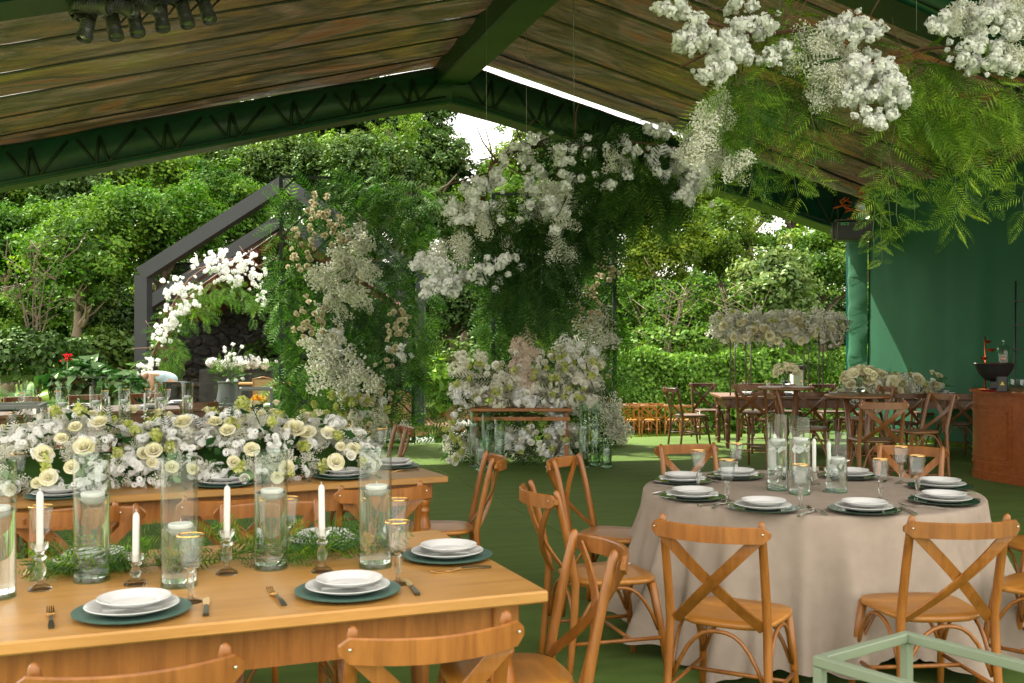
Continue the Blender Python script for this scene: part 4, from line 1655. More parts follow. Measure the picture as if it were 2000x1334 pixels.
def bistro(label, c, ht=1.05, r=.31):
    t = thing("high_table", label, "high table", (c[0], c[1], 0))
    b = MB()
    b.lathe([(.001, ht - .03), (r - .012, ht - .03), (r, ht - .022), (r, ht - .008), (r - .008, ht), (.001, ht)], 40)
    b.build("tabletop", 'mid', t)
    for k in range(4):
        a = k * math.pi / 2 + .5
        b = MB()
        b.tube([(math.cos(a) * .15, math.sin(a) * .15, ht - .031), (math.cos(a) * .10, math.sin(a) * .10, .6), (math.cos(a) * .27, math.sin(a) * .27, 0)], [.024, .022, .02], 8)
        b.build("leg", 'dark', t)
    b = MB()
    b.lathe([(.12, .24), (.135, .235), (.135, .215), (.12, .21), (.12, .24)], 24)
    b.build("foot_ring", 'dark', t)
    return t


BT1 = (3.035, 11.62)
BT2 = (3.27, 9.93)
bistro("round high table by the lawn, the farther of two", BT1)
bistro("round high table nearer the camera with white roses in a bowl", BT2, 1.05, .305)

# round table and its linen
rt = thing("round_table", "round banquet table hidden under the beige linen cloth", "table", tuple(RC))
b = MB()
b.lathe([(.001, .725), (.84, .725), (.85, .735), (.84, .745), (.001, .745)], 48)
b.build("tabletop", 'tablered', rt)
for k in range(4):
    a = k * math.pi / 2 + .8
    b = MB()
    b.tube([(math.cos(a) * .45, math.sin(a) * .45, .72), (math.cos(a) * .5, math.sin(a) * .5, 0)], .016, 8)
    b.build("leg", 'blackmetal', rt)
b = MB()
na = 600
prof = [(0.0, 0.0)]
vs, fs = [(0, 0, .760)], []
rr = [.2, .4, .6, .75, .83, .858]
for r_ in rr:
    for i in range(na):
        a = 2 * math.pi * i / na
        vs.append((r_ * math.cos(a), r_ * math.sin(a), .760))
hs = [(.868, .7565), (.874, .748)] + [(None, j / 26) for j in range(1, 27)]
rnd = random.Random(4)
phs = [rnd.random() * 6 for _ in range(8)]
for r_, z in hs:
    for i in range(na):
        a = 2 * math.pi * i / na
        if r_ is not None:
            vs.append((r_ * math.cos(a), r_ * math.sin(a), z))
        else:
            h = z
            big = math.sin(a * 11 + phs[0] + .9 * math.sin(a * 2 + phs[1]))
            med = math.sin(a * 19 + phs[2] + 1.2 * math.sin(a * 3 + phs[3]))
            sm = math.sin(a * 37 + phs[4] + 1.5 * math.sin(a * 4))
            w = h ** 1.1
            f1 = (0.5 + .5 * math.sin(a * 13 + phs[0] + 1.3 * math.sin(a * 2 + phs[1]))) ** 3.2
            f2 = (0.5 + .5 * math.sin(a * 27 + phs[2] + 1.6 * math.sin(a * 3 + phs[3]))) ** 1.6
            rad = .876 + .085 * h + w * (.15 * f1 + .065 * f2) + .006 * sm * h ** .5 - .012 * math.sin(math.pi * h)
            hem = .075 + .05 * math.sin(a * 4 + phs[5]) + .018 * big + .006 * math.sin(a * 60)
            hem += .03 * math.exp(-((a - 4.45) / .16) ** 2)
            zz = .742 + (max(hem, .004) - .742) * h
            vs.append((rad * math.cos(a), rad * math.sin(a), zz))
nr = len(rr) + len(hs)
fs += [(0, 1 + i, 1 + (i + 1) % na) for i in range(na)]
for j in range(nr - 1):
    o0 = 1 + j * na
    fs += [(o0 + i, o0 + na + i, o0 + na + (i + 1) % na, o0 + (i + 1) % na) for i in range(na)]
b.add(vs, fs, True)
tag(b.build("tablecloth", 'linen', None, loc=(RC.x, RC.y, 0), rot=(0, 0, .3)), "beige linen cloth draped in soft folds over the round table", "tablecloth")

# ================================================================== TABLEWARE
def charger_mesh(mat):
    b = MB()
    b.lathe([(.001, 0.001), (.09, .001), (.135, .006), (.164, .013), (.165, .016), (.160, .0175), (.13, .0115), (.10, .008), (.001, .008)], 48)
    return b.mesh("charger_plate", mat)


def plate_mesh(r):
    b = MB()
    b.lathe([(.001, .001), (r * .55, .001), (r * .66, .006), (r * .985, .020), (r, .0225), (r * .985, .024), (r * .70, .0135), (r * .64, .008), (r * .60, .006), (.001, .006)], 48)
    return b


MCH = {'sage': charger_mesh('sage'), 'mirror': charger_mesh('mirror')}
bp_ = plate_mesh(.132)
MPL = bp_.mesh("dinner_plate", 'white')
bs_ = plate_mesh(.104)
MSP = bs_.mesh("side_plate", 'white')


def fork_parts():
    b = MB()
    for i in range(4):
        x = (i - 1.5) * .0058
        b.tube([(x * .9, .085, .004), (x, .11, .001), (x, .135, .006), (x * .95, .15, .012)], [.9, 1, .9, .5], flat=(.0019, .0012), up=(1, 0, 0))
    b.tube([(0, .035, .010), (0, .06, .007), (0, .075, .004), (0, .09, .003)], [.35, .8, 1.0, 1.0], flat=(.0115, .0013), up=(1, 0, 0))
    h = MB()
    h.tube([(0, -.075, .004), (0, -.065, .005), (0, -.02, .010), (0, .037, .010)], [.9, 1.0, .65, .42], flat=(.0085, .0022), up=(1, 0, 0))
    return b, h


def knife_parts():
    b = MB()
    b.tube([(0, .02, .003), (0, .05, .003), (0, .11, .003), (.002, .13, .003)], [.7, 1, 1, .3], flat=(.010, .001), up=(1, 0, 0))
    h = MB()
    h.tube([(0, -.095, .004), (0, -.085, .005), (0, -.03, .0055), (0, .02, .005)], [.85, 1.05, .8, .6], flat=(.0085, .0035), up=(1, 0, 0))
    return b, h


CUT = {}


def cutlery(kind, metal, loc, rz, label, group):
    key = (kind, metal)
    if key in CUT:
        return clone(CUT[key], loc, rz, label, group)
    t = thing(kind, label, kind, loc, rz, group)
    b, h = fork_parts() if kind == "fork" else knife_parts()
    b.build("tines" if kind == "fork" else "blade", metal, t)
    h.build("handle", 'handle' if metal == 'gold' else 'silver', t)
    CUT[key] = t
    return t


def setting(pos, out_dir, ch, where, group, metal='gold', cut=True, detail=True, ps=1.0):
    """a place setting at pos; out_dir points from the setting to the sitter"""
    a = math.atan2(-out_dir[1], -out_dir[0]) - math.pi / 2
    z = pos[2]
    chn = "sage green charger plate" if ch == 'sage' else "dark glass charger plate"
    tag(ob("charger_plate", MCH[ch], None, loc=(pos[0], pos[1], z + .001), rot=(0, 0, a), scale=ps), f"{chn} {where}", "charger plate", group + " chargers")
    tag(ob("dinner_plate", MPL, None, loc=(pos[0], pos[1], z + .0095), rot=(0, 0, a), scale=ps), f"white dinner plate {where}", "plate", group + " dinner plates")
    tag(ob("side_plate", MSP, None, loc=(pos[0] + .004 * ps, pos[1] + .004, z + .0095 + .019 * ps), rot=(0, 0, a), scale=ps), f"small top plate {where}", "plate", group + " small plates")
    if cut:
        R3 = Matrix.Rotation(a, 3, 'Z')
        for kind, sx, tw in (("fork", -.215, .05), ("knife", .205, -.10)):
            q = Vector(pos) + R3 @ Vector((sx, -.015, 0))
            nm = ("gold tined fork" if metal == 'gold' else "steel fork") if kind == "fork" else ("dark handled knife" if metal == 'gold' else "steel knife")
            cutlery(kind, metal, (q.x, q.y, z + .001), a + tw, f"{nm} {where}", group + (" forks" if kind == "fork" else " knives"))


ad = (0.366, -0.930)
g = "front table"
for pos, od, wh, tw in ((Vector((-1.10, 3.04, .76)), ad, "at the front table's lower left edge", 0),
                        (Vector((-.514, 3.285, .76)), ad, "at the middle of the front table's near edge", 0),
                        (Vector((-.236, 3.825, .76)), (.93, .366), "at the right end of the front table", 0),
                        (Vector((-1.475, 3.70, .76)), (-.366, .93), "behind the front table's left tall vase", 0),
                        (Vector((-.735, 4.07, .76)), (-.366, .93), "under fern at the front table's far side", 0)):
    setting(pos, od, 'sage', wh, g)
g = "rose runner table"
bd = (0.43, -0.90)
for px, py, od, wh in ((115, 968, bd, "before the rose runner's left end"), (437, 945, bd, "before the middle of the rose runner"),
                       (668, 930, bd, "before the rose runner's right part"), (768, 910, (.9, .43), "at the right end of the rose runner table")):
    p = G(px, py, .77)
    p.z = .76
    setting(p, od, 'sage', wh, g)
g = "round table"
for px, py, wh in ((1333, 938, "at the round table's far left"), (1352, 969, "at the round table's near left"), (1490, 991, "at the round table's front, left one"),
                   (1688, 994, "at the round table's front, right one"), (1843, 977, "at the round table's near right"), (1836, 949, "at the round table's far right"),
                   (1437, 929, "at the round table's rear left"), (1660, 929, "at the round table's rear right")):
    p = G(px, py, .775)
    p.z = .761
    d = Vector((p.x - RC.x, p.y - RC.y, 0)).normalized()
    setting(p, (d.x, d.y), 'mirror', wh, g, 'silver')
g = "rear left tables"
for p_, q_, wh in ((.35, .85, "at the right end of the rear left table"), (.85, .28, "on the rear left table's near side behind roses"), (1.5, .85, "on the rear left table's far side"), (2.3, .85, "on the rear left table's far side, left one")):
    p = loc_on(TC, CANG, p_, q_)
    setting(p, (.57, -.82), 'sage', wh, g, cut=False)
for px, py, wh in ((15, 841, "at the left edge on the third table"), (66, 843, "on the third table behind the chair back"), (62, 880, "on the third table's right corner")):
    p = G(px, py, .77)
    p.z = .76
    setting(p, (.5, -.86), 'sage', wh, g, cut=False)
g = "far right table"
for p_, q_, wh in ((3.35, .3, "at the far right table's left end"), (2.75, .28, "on the far right table behind the left stool"), (2.05, .3, "on the far right table between the high tables"), (1.0, .25, "on the far right table before the flowers"), (.45, .3, "on the far right table nearest the bar"), (.35, .8, "on the far right table's far corner by the bar")):
    p = loc_on(TD, DANG, p_, q_)
    setting(p, (0, -1), 'mirror', wh, g, cut=False)

# ---- goblets
def goblet_proto(label, loc, group):
    t = thing("goblet", label, "glass", loc, 0, group)
    b = MB()
    b.lathe([(.0005, 0), (.036, 0), (.037, .002), (.030, .005), (.012, .012), (.007, .018), (.0065, .03), (.010, .045), (.0125, .06), (.011, .078), (.0075, .088), (.011, .093), (.012, .098), (.006, .102), (.0005, .102)], 16, smooth=True)
    b.build("stem", 'crystal', t)
    b = MB()
    b.lathe([(.006, .1025), (.024, .106), (.029, .113), (.0315, .13), (.037, .17), (.0415, .2035)], 72, ribs=18, amp=.07)
    b.lathe([(.0385, .2035), (.034, .17), (.0285, .13), (.026, .118), (.018, .113), (.0005, .112)], 36)
    b.build("bowl", 'bowl', t)
    b = MB()
    b.lathe([(.0413, .2015), (.0425, .2035), (.0413, .2055), (.0388, .2055), (.0383, .2035), (.0388, .2015), (.0413, .2015)], 36)
    b.build("gold_rim", 'gold', t)
    return t


GOB = None


def goblet(p, label, group):
    global GOB
    if GOB is None:
        GOB = goblet_proto(label, tuple(p), group)
        return GOB
    return clone(GOB, tuple(p), random.random() * 6, label, group)


gg = "gold rimmed crystal goblets"
for (px, py, lab) in ((372, 1176, "gold rimmed goblet at the front table between the near left plate and middle vase"),
                      (777, 1141, "gold rimmed goblet beside the right end plate of the front table"),
                      (80, 1100, "gold rimmed goblet at the front table's left beside a white candle"),
                      (776, 1082, "gold rimmed goblet at the front table behind the rightmost vase"),
                      (562, 1078, "gold rimmed goblet behind the front table's second vase from the right")):
    goblet(G(px, py, .76), lab, gg)
for (px, py, lab) in ((1364, 954, "goblet beside the round table's far left plates"), (1420, 979, "goblet beside the round table's near left plates"), (1438, 936, "goblet before the round table's rear left plates"),
                      (1564, 992, "goblet between the two front settings of the round table"), (1720, 977, "goblet behind the round table's front right plates"), (1760, 944, "goblet behind the round table's far right plates, left of two"),
                      (1792, 968, "goblet between the round table's right hand plates, right of two")):
    goblet(G(px, py, .761), lab, gg)
for (px, py, lab) in ((36, 962, "goblet at the left edge before the rose runner"), (712, 905, "goblet at the right end of the rose runner, left of two"), (745, 898, "goblet at the right end of the rose runner, right of two")):
    goblet(G(px, py, .76), lab, gg)
p = loc_on(TB, BANG, 1.55, .98)
goblet(p + Vector((0, 0, .12)), "goblet half hidden among the rose runner's blooms", gg)
for px, Y, lab in ((22, 8.6, "goblet on the third table at the left edge"), (97, 8.9, "goblet on the third table by the leftmost white candles")):
    goblet(Vector(((px - 1000) * Y / F, Y, .76)), lab, gg)
for i, (p_, q_) in enumerate(((.55, .62), (.7, .9), (1.25, .75), (1.75, .9), (2.2, .6), (2.6, .85), (.95, .95))):
    goblet(loc_on(TC, CANG, p_, q_), f"goblet on the rear left table, {('first', 'second', 'fourth', 'fifth', 'sixth', 'seventh', 'third')[i]} from its right end", gg)
for i, (p_, q_) in enumerate(((3.3, .62), (3.0, .45), (2.45, .6))):
    goblet(loc_on(TD, DANG, p_, q_), f"goblet on the far right table, {('first', 'second', 'third')[i]} from its left end", gg)

# ---- cylinder vases with water, floating candles
def vase_proto(label, loc, group, h, rad, wl, floor=False):
    t = thing("cylinder_vase", label, "vase", loc, 0, group)
    b = MB()
    b.lathe([(rad, .0), (rad, h - .002), (rad - .0015, h), (rad - .0035, h - .002), (rad - .0035, .018)], 40)
    b.build("glass_wall", 'floorglass' if floor else 'glass', t)
    b = MB()
    b.lathe([(.0005, .0), (rad - .001, .0), (rad - .0008, .004), (rad - .0038, .016), (.0005, .0165)], 40)
    b.build("glass_base", 'glassbase', t)
    b = MB()
    b.lathe([(rad - .0005, h - .004), (rad + .0012, h - .001), (rad, h + .0015), (rad - .003, h + .001)], 40)
    b.build("rim", 'glassbase', t)
    b = MB()
    b.lathe([(.0005, .0175), (rad - .0045, .0175), (rad - .0042, wl), (.0005, wl)], 40)
    b.build("water", 'water', t)
    return t


MFC = MB().lathe([(.0005, -.028), (.018, -.026), (.032, -.014), (.038, 0), (.0385, .008), (.036, .011), (.0005, .010)], 28)
MFC.tube([(0, 0, .009), (.001, 0, .024)], .0012, 5)
MFC = MFC.mesh("floating_candle", 'wax')


def vase(p, label, h, rad, wl, group, floor=False, cand=True, clab=None):
    vase_proto(label, tuple(p), group, h, rad, wl, floor)
    if cand:
        tag(ob("floating_candle", MFC, None, loc=(p[0] + .004, p[1], p[2] + wl + .002), scale=min(1, rad / .05)), clab, "candle", "floating candles in the vases")


gv = "glass cylinder vases with floating candles"
for px, py, h, wl, nm in ((733, 1110, .41, .275, "rightmost tall vase on the front table"), (529, 1113, .41, .265, "second tall vase from the right on the front table"), (350, 1147, .415, .19, "tall vase standing low in water at the middle of the front table"),
                          (179, 1137, .415, .28, "tall vase before the left fern covered plate"), (-8, 1170, .42, .27, "tall vase cut off by the left edge of the photo")):
    vase(G(px, py - 3, .76), f"clear glass cylinder, {nm}", h, .058, wl, gv, clab=f"white floating candle, {nm}")
for px, py, h, wl, nm in ((1518, 957, .405, .26, "round table's left tall vase"), (1562, 965, .40, .28, "round table's middle tall vase"), (1634, 961, .315, .17, "round table's shorter right vase")):
    vase(G(px, py, .761), f"clear glass cylinder, the {nm}", h, .055, wl, gv, clab=f"white floating candle in the {nm}")
    p = G(px, py, .761)
    n = 16
    pos = np.stack([rng.normal(0, .014, n), rng.normal(0, .014, n), wl - .01 - rng.random(n) * .05], -1)
    tag(ob("orchid_bloom", leafmass("orchid_bloom", pos, np.array([0, -1, .2]), .032, 'petal', .8), None, loc=tuple(p)), f"white bloom sunk in the water of the {nm}", "flower", "blooms in the round table's vases")
for i, (px, wpx, ytop) in enumerate(((59, 24.5, 762), (122, 24.5, 757), (187, 23.6, 755), (243, 22.8, 755), (313, 22.4, 750), (366, 21.6, 748))):
    Y = .117 * F / wpx
    z = CAMZ - (ytop - 667) * Y / F
    nm = f"{('first', 'second', 'third', 'fourth', 'fifth', 'sixth')[i]} tall vase from the left on the rear left table"
    vase(Vector(((px - 1000) * Y / F, Y, .762)), f"clear glass cylinder, {nm}", z - .762, .058, (z - .762) * .58, gv, clab=f"white floating candle in the {nm}")

# ---- candle holders with taper candles
def holder_proto(label, loc, h, group):
    t = thing("candle_holder", label, "candle holder", loc, 0, group)
    k = h / .15
    b = MB()
    b.lathe([(.0005, 0), (.036, 0), (.0375, .004), (.033, .010), (.020, .018), (.012, .026 * k), (.010, .034 * k), (.016, .05 * k), (.019, .068 * k), (.013, .085 * k), (.010, .092 * k), (.019, .10 * k), (.021, .106 * k), (.012, .113 * k),
             (.014, .12 * k), (.023, h - .018), (.027, h - .004), (.026, h), (.0125, h - .002), (.0115, h - .026), (.0005, h - .026)], 20)
    b.build("crystal_body", 'crystal', t)
    return t


HOL = {}
CND = {}


def candle_on(p, h, ch, label, where, lean=0.0):
    g_ = "crystal candle holders"
    if h in HOL:
        clone(HOL[h], tuple(p), random.random() * 6, label, g_)
    else:
        HOL[h] = holder_proto(label, tuple(p), h, g_)
    key = round(ch, 2)
    if key not in CND:
        b = MB()
        b.lathe([(.0005, 0), (.0108, 0), (.0108, ch - .015), (.009, ch - .006), (.004, ch), (.0005, ch + .001)], 16)
        b.tube([(0, 0, ch), (.001, .001, ch + .010)], .0012, 5)
        CND[key] = b.mesh("taper_candle", 'wax')
    tag(ob("taper_candle", CND[key], None, loc=(p[0], p[1], p[2] + h - .0255), rot=(lean, lean * .5, random.random() * 6)), f"white taper candle {where}", "candle", "white taper candles")


for px, py, h, ch, nm in ((629, 1117, .15, .175, "right of the front table's second vase"), (443, 1121, .15, .165, "between the two middle vases of the front table"), (265, 1142, .10, .16, "between the two left vases of the front table"), (78, 1152, .15, .19, "beside the leftmost goblet on the front table")):
    candle_on(G(px, py, .76), h, ch, f"crystal candle holder {nm}", nm, .012)
for px, py, h, ch, nm in ((1513, 955, .13, .19, "before the round table's left vase"), (1590, 947, .10, .18, "between the round table's middle and right vases"), (1619, 961, .13, .16, "before the round table's shorter right vase")):
    candle_on(G(px, py, .761), h, ch, f"crystal candle holder {nm}", nm)
for i, (px, Y) in enumerate(((81, 9.2), (90, 9.25), (153, 9.9), (213, 10.2), (283, 10.9))):
    nm = f"on the rear left table, {('first', 'second', 'third', 'fourth', 'fifth')[i]} from the left"
    candle_on(Vector(((px - 1000) * Y / F, Y, .762)), .10, .18, f"crystal candle holder {nm}", nm)

# ---- steel cube frames
def frame_cube(label, loc, rz, w, d, h, t_, mat, cat="side table"):
    t = thing("steel_frame", label, cat, loc, rz)
    for sx in (-1, 1):
        for sy in (-1, 1):
            b = MB()
            b.box((sx * (w / 2 - t_ / 2), sy * (d / 2 - t_ / 2), h / 2 - t_ / 2 - .001), (t_, t_, h - t_ - .002), bev=.002)
            b.build("upright", mat, t)
    for zz in (h - t_ / 2, t_ / 2 + .02):
        for sy in (-1, 1):
            b = MB()
            b.box((0, sy * (d / 2 - t_ / 2), zz), (w + .0005, t_ + .0005, t_), bev=.002)
            b.build("rail", mat, t)
        for sx in (-1, 1):
            b = MB()
            b.box((sx * (w / 2 - t_ / 2), 0, zz), (t_, d - 2 * t_ - .001, t_ - .0005), bev=.002)
            b.build("rail", mat, t)
    return t


# pale frame, lower right: corner nearest the camera at left
fz = 0.80
c0, c1, c2 = G(1610, 1297, fz), G(1768, 1240, fz), G(2075, 1318, fz)
ax = math.atan2(c2.y - c1.y, c2.x - c1.x)
w_ = 0.62
dv = Vector((c0.x - c1.x, c0.y - c1.y, 0))
d_ = dv.length
ux = Vector((math.cos(ax), math.sin(ax), 0))
uy = Vector((-math.sin(ax), math.cos(ax), 0))
cen = c1 + ux * w_ / 2 - uy * d_ / 2
frame_cube("pale green steel cube frame at the lower right corner", (cen.x, cen.y, 0), ax, w_, d_, fz + .012, .024, 'celadon')
p = P(500, 757, 13.6)
frame_cube("dark grey steel cube frame behind the rose runner near the left flower frame", (p.x, p.y, 0), .25, .42, .42, p.z, .03, 'greysteel')
p = P(8, 789, 8.9)
frame_cube("dark grey steel frame at the left edge behind the third table", (p.x, p.y, 0), .3, .62, .5, p.z, .03, 'greysteel')

# ================================================================== FLOWERS
def frond_base(nodes=11, wide=0.34, pw=0.030, droop=0.35, fuzz=2):
    """feathery asparagus frond along +y, drooping: two rows of narrow pinnae with a few stray needles"""
    vs, fs = [], []

    def tri(a, b_, c):
        k = len(vs)
        vs.extend([a, b_, c])
        fs.append((k, k + 1, k + 2))

    def axis(f):
        return np.array([0.03 * math.sin(f * 5), f * (1 - .12 * droop * f), -droop * f * f * .55])
    for i in range(nodes):
        f0, f1 = i / nodes, (i + 1) / nodes
        a, c = axis(f0), axis(f1)
        tri(a + [-.004, 0, 0], a + [.004, 0, 0], c)
        for s_ in (-1, 1):
            w = wide * (math.sin(math.pi * min(1, .2 + .8 * f0)) ** .8) * (1 - .5 * f0) * (1 + .15 * math.sin(i * 2.3 + s_))
            e = c + np.array([s_ * w, w * .62, -w * w * droop - .03 * w])
            m = c + (e - c) * .38
            n_ = np.array([-s_ * .5, .8, 0]) * pw * .5
            up = np.array([0, 0, .012])
            tri(c, m + n_ + up, m - n_)
            tri(m - n_, m + n_ + up, e)
            for q in range(fuzz):
                g = .3 + .55 * (q + .5) / fuzz
                p = c + (e - c) * g
                for s2 in (-1, 1):
                    d = np.array([s_ * .5, s2 * .9 + .3, (q % 2 - .5) * .6]) * pw * 1.35
                    tri(p + [-pw * .14, 0, 0], p + [pw * .14, 0, 0], p + d)
    return np.array(vs), np.array(fs)


FR_HI = frond_base(12, .33, .034, .40, 2)
FR_MID = frond_base(9, .35, .046, .40, 2)
FR_LO = frond_base(7, .37, .060, .40, 1)


def petal_grid(a0, w, r0, r1, z0, z1, curl, n=4, wob=0.0):
    vs = []
    for j in range(n):
        v = j / (n - 1)
        for i in range(n):
            u = -1 + 2 * i / (n - 1)
            ww = w * (0.55 + .45 * math.sin(math.pi * (.25 + .6 * v)))
            an = a0 + u * ww
            r = r0 + (r1 - r0) * v ** .8 + curl * max(0, v - .6) ** 2 * 4
            z = z0 + (z1 - z0) * math.sin(v * math.pi / 2) - .5 * curl * max(0, v - .7) * 2 - .10 * u * u * v + wob * u * v
            vs.append((r * math.cos(an), r * math.sin(an), z))
    fs = [(j * n + i, j * n + i + 1, (j + 1) * n + i + 1, (j + 1) * n + i) for j in range(n - 1) for i in range(n - 1)]
    return vs, fs


def rose_mesh(name, mat, seed, layers=4, open_=1.0):
    r = random.Random(seed)
    b = MB()
    b.lathe([(.0, .86), (.10, .84), (.18, .60), (.22, .0)], 8)
    spec = [(3, .05, .20, 1.30, .0), (4, .16, .40, 1.28, .03), (5, .30, .64, 1.16, .10), (6, .44, .86, .92, .24)][:layers]
    for li, (k, r0, r1, h, c) in enumerate(spec):
        for i in range(k):
            a = 2 * math.pi * (i + r.random() * .25) / k + li * .7
            vs, fs = petal_grid(a, 2.0 * math.pi / k * .42 + .25, r0 * .6, r1 * open_ * r.uniform(.93, 1.07), -.1, h * r.uniform(.93, 1.05) * .78, c * open_, 4, r.uniform(-.06, .06))
            b.add(vs, fs, True)
    # sepals and cup
    return b.mesh(name, mat)


def floret_cluster(name, mat, seed, nf, fr, np_=5, shell=.75, R_=1.0, flat=1.0):
    """round cluster of small open flowers, np_ petals each"""
    global rng
    keep, rng = rng, np.random.default_rng(seed)
    d = sph(nf)
    pos = d * (shell + (1 - shell) * rng.random((nf, 1))) * R_ * (1 + .14 * np.sin(d[:, :1] * 4 + seed) + .12 * np.cos(d[:, 2:3] * 5 + seed))
    pos[:, 2] *= flat
    pv_, pf_ = [], []
    for i in range(np_):
        a = 2 * math.pi * i / np_
        c, s = math.cos(a), math.sin(a)
        k = len(pv_)
        for (rr, tt, z) in ((.08, 0, 0), (.62, .50, .14), (1.0, .22, .02), (1.0, -.22, .04), (.62, -.50, .10)):
            pv_.append((rr * c - tt * s, rr * s + tt * c, z))
        pf_ += [(k, k + 1, k + 2), (k, k + 2, k + 3), (k, k + 3, k + 4)]
    Rm = quat_mats(nf, d, .35)
    me = merged(name, np.array(pv_), np.array(pf_), Rm, fr * (.75 + .5 * rng.random(nf)), pos, mat)
    rng = keep
    return me


def breath_mesh(name, seed, n, br, flat=.85, mat='tiny', lump=5):
    global rng
    keep, rng = rng, np.random.default_rng(seed)
    c = ball(lump) * .6
    pos = c[rng.integers(0, lump, n)] + ball(n) * .5
    pos[:, 2] *= flat
    me = merged(name, OCT[0], OCT[1], quat_mats(n), br * (.6 + .8 * rng.random(n)), pos, mat)
    rng = keep
    return me


def daisy_mesh(name, seed, nf=11):
    global rng
    keep, rng = rng, np.random.default_rng(seed)
    d = sph(nf)
    d[:, 2] = np.abs(d[:, 2]) * .9 + .1
    pos = d * np.array([1, 1, .7])
    pv_, pf_ = [], []
    for i in range(11):
        a = 2 * math.pi * i / 11
        for lay in (0, 1):
            aa = a + lay * .28
            ln = 1.0 - lay * .28
            k = len(pv_)
            for an, rr, z in ((aa - .2, .2, .1 + lay * .14), (aa - .18, .85 * ln, .16 + lay * .2), (aa, ln, .12 + lay * .2), (aa + .18, .85 * ln, .16 + lay * .2), (aa + .2, .2, .1 + lay * .14)):
                pv_.append((rr * math.cos(an), rr * math.sin(an), z))
            pf_ += [(k, k + 1, k + 2), (k, k + 2, k + 3), (k, k + 3, k + 4)]
    me = merged(name, np.array(pv_), np.array(pf_), quat_mats(nf, d, .3), .40 * (.8 + .4 * rng.random(nf)), pos, 'petal')
    rng = keep
    return me


ROSE = [rose_mesh("rose", 'cream', s, 4, o_) for s, o_ in ((1, 1.0), (2, .85), (3, 1.12), (4, .95))]
SROSE = [rose_mesh("spray_rose", 'tanrose', s, 3, 1.0) for s in (5, 6)]
WROSE = [rose_mesh("white_rose", 'hyd', s, 3, 1.1) for s in (7, 8)]
BLOS = [floret_cluster("blossom_cluster", 'petal', s, 62, .27, 5, .75, 1.0, .85) for s in (1, 2, 3, 4)]
HYD = [floret_cluster("hydrangea", 'hyd', s, 85, .23, 4, .92, 1.0, .85) for s in (5, 6, 7)]
BLUSH = [floret_cluster("blush_petal_ruff", 'blush', s, 70, .34, 4, .85, 1.0, .9) for s in (8, 9)]
LIME = [floret_cluster("lime_carnation", 'lime', s, 26, .55, 3, .4, .7, .7) for s in (10, 11)]
BRE = [breath_mesh("babys_breath", s, 420, .042) for s in (1, 2, 3)]
BREL = [breath_mesh("babys_breath", s, 150, .085) for s in (4, 5)]
DAI = [daisy_mesh("white_pompom_cluster", s) for s in (1, 2, 3)]
LF = npmesh("leaf", LEAF[0] * np.array([1.15, 1, 1.5]), LEAF[1].reshape(-1), 3, 'leafdk', True)


def rr3():
    return (random.uniform(0, 6.28), random.uniform(0, 6.28), random.uniform(0, 6.28))


def up_rot(n, spin=None):
    q = Vector(n).normalized().to_track_quat('Z', 'Y').to_matrix() @ Matrix.Rotation(random.uniform(0, 6.28) if spin is None else spin, 3, 'Z')
    return q.to_euler()


